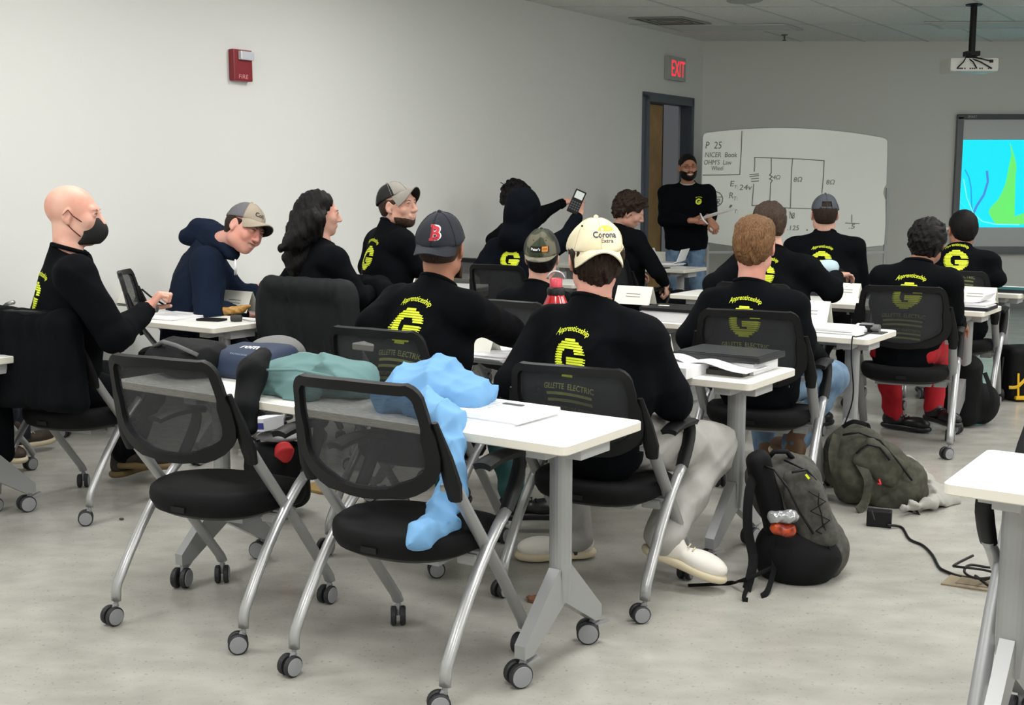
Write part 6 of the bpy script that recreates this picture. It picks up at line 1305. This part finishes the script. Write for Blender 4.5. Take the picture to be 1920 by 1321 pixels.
M_YT = mat('tool_yellow', (224, 178, 30), .5); strap([c+np.array([-.11, -.02, .10]), c+np.array([-.06, -.04, .11]), c+np.array([0, -.04, .17]), c+np.array([.06, -.04, .20])], .022, M_YT, e, 'trim', .004); strap([c+np.array([-.05, -.035, .03]), c+np.array([-.06, -.04, .2])], .016, M_YT, e, 'trim', .004)
MB().box(c+np.array([-.02, -.03, .03]), (.05, .02, .012), b=.006).build('foot', M_YT, e, world=True)
m = MB(); m.tube([c+np.array([-.16, .02, .05]), c+np.array([-.13, .05, .3])], .010, 6); m.lathe([(.001, -.012), (.045, -.012), (.045, .012), (.001, .012)], c+np.array([-.16, 0, .046]), ry(math.pi/2), 16); m.build('wheel', M_BLK, e, world=True)
# power brick, cable and floor box
e = G(1648, 985); o = MB().box(e+ZZ*.035, (.052, .03, .035), rz(-.35), b=.006).build('power_adapter', M_BLK); tag(o, 'black power adapter brick on the floor below the olive backpack', 'adapter')
cable([G(1664, 984, .02), G(1690, 988, .006), G(1705, 1010, .006), G(1730, 1022, .006), G(1748, 1040, .006), G(1760, 1062, .006), G(1772, 1070, .008), G(1800, 1080, .006), G(1835, 1084, .010)], .006, 'black power cable snaking from the adapter to the floor box')
cable([G(1641, 962, .10)+np.array([0, .05, 0]), G(1636, 962, .09), G(1640, 975, .07)], .003, 'short thin lead rising from the power adapter')
fb = [G(1764, 1096), G(1786, 1076), G(1896, 1096), G(1885, 1114)]; m = MB(); quad_panel([x+ZZ*.006 for x in fb], .006, m); o = m.build('floor_box', mat('brown_cover_plate', (134, 122, 98), .6)); tag(o, 'brown floor outlet cover plate with loops of cable over it', 'floor outlet')
c = np.mean(fb, 0); m = MB(); quad_panel([c+(x-c)*.6+ZZ*.0085 for x in fb], .002, m); m.build('lid', mat('brown_lid', (112, 100, 78), .6), o, world=True)
c = G(1885, 1105)
for i, rr in enumerate((.10, .13, .16)):
    cable([c+np.array([rr*math.cos(a)*1.1, rr*.6*math.sin(a)+.02*i, .02+.03*abs(math.sin(a*1.5+i))+.02*i]) for a in [k*.7+i for k in range(8)]], .005, ['tangled black cable loop lowest in the heap on the floor box', 'tangled black cable loop in the middle of the heap on the floor box', 'widest tangled black cable loop on the floor box'][i])
o = garment('leaf', [('e', G(1003, 1122, .008), (.022, .015, .004)), ('e', G(1010, 1124, .006), (.016, .012, .004))], mat('dry_leaf_brown', (128, 84, 62), .8), 'small dry brown leaf on the floor below the nearest table', 'leaf', h=.004, amp=.006, f=90, lo=.001)
o = garment('paper_scrap', [('e', G(228, 972, .006), (.012, .008, .004))], mat('dark_litter', (60, 58, 54), .8), 'tiny dark scrap on the floor left of the nearest chairs', 'scrap', h=.003, amp=.002, f=90, lo=.001)
# laptop on the left edge table, cardboard under the nearest table
c = tp('TL', .28, .28); o = bx_(c+ZZ*.012, (.19, .13, .011), rz(ANG+.05), 'laptop', BIND, .005); tag(o, 'closed black laptop on the table end at the left edge', 'laptop'); MB().box(c+ZZ*.024, (.18, .12, .0012), rz(ANG+.05)).build('lid', mat('grey_lid', (88, 88, 88), .4), o, world=True)
o = MB().box(G(600, 915, .008), (.10, .06, .006), RA, b=.002).build('cardboard', mat('brown_cardboard', (140, 116, 70), .8)); tag(o, 'flat brown cardboard scrap on the floor behind the nearest chair', 'cardboard')
chair(1.58, 3.02, 215, 'mesh back chair under the right table, only its armrest showing')
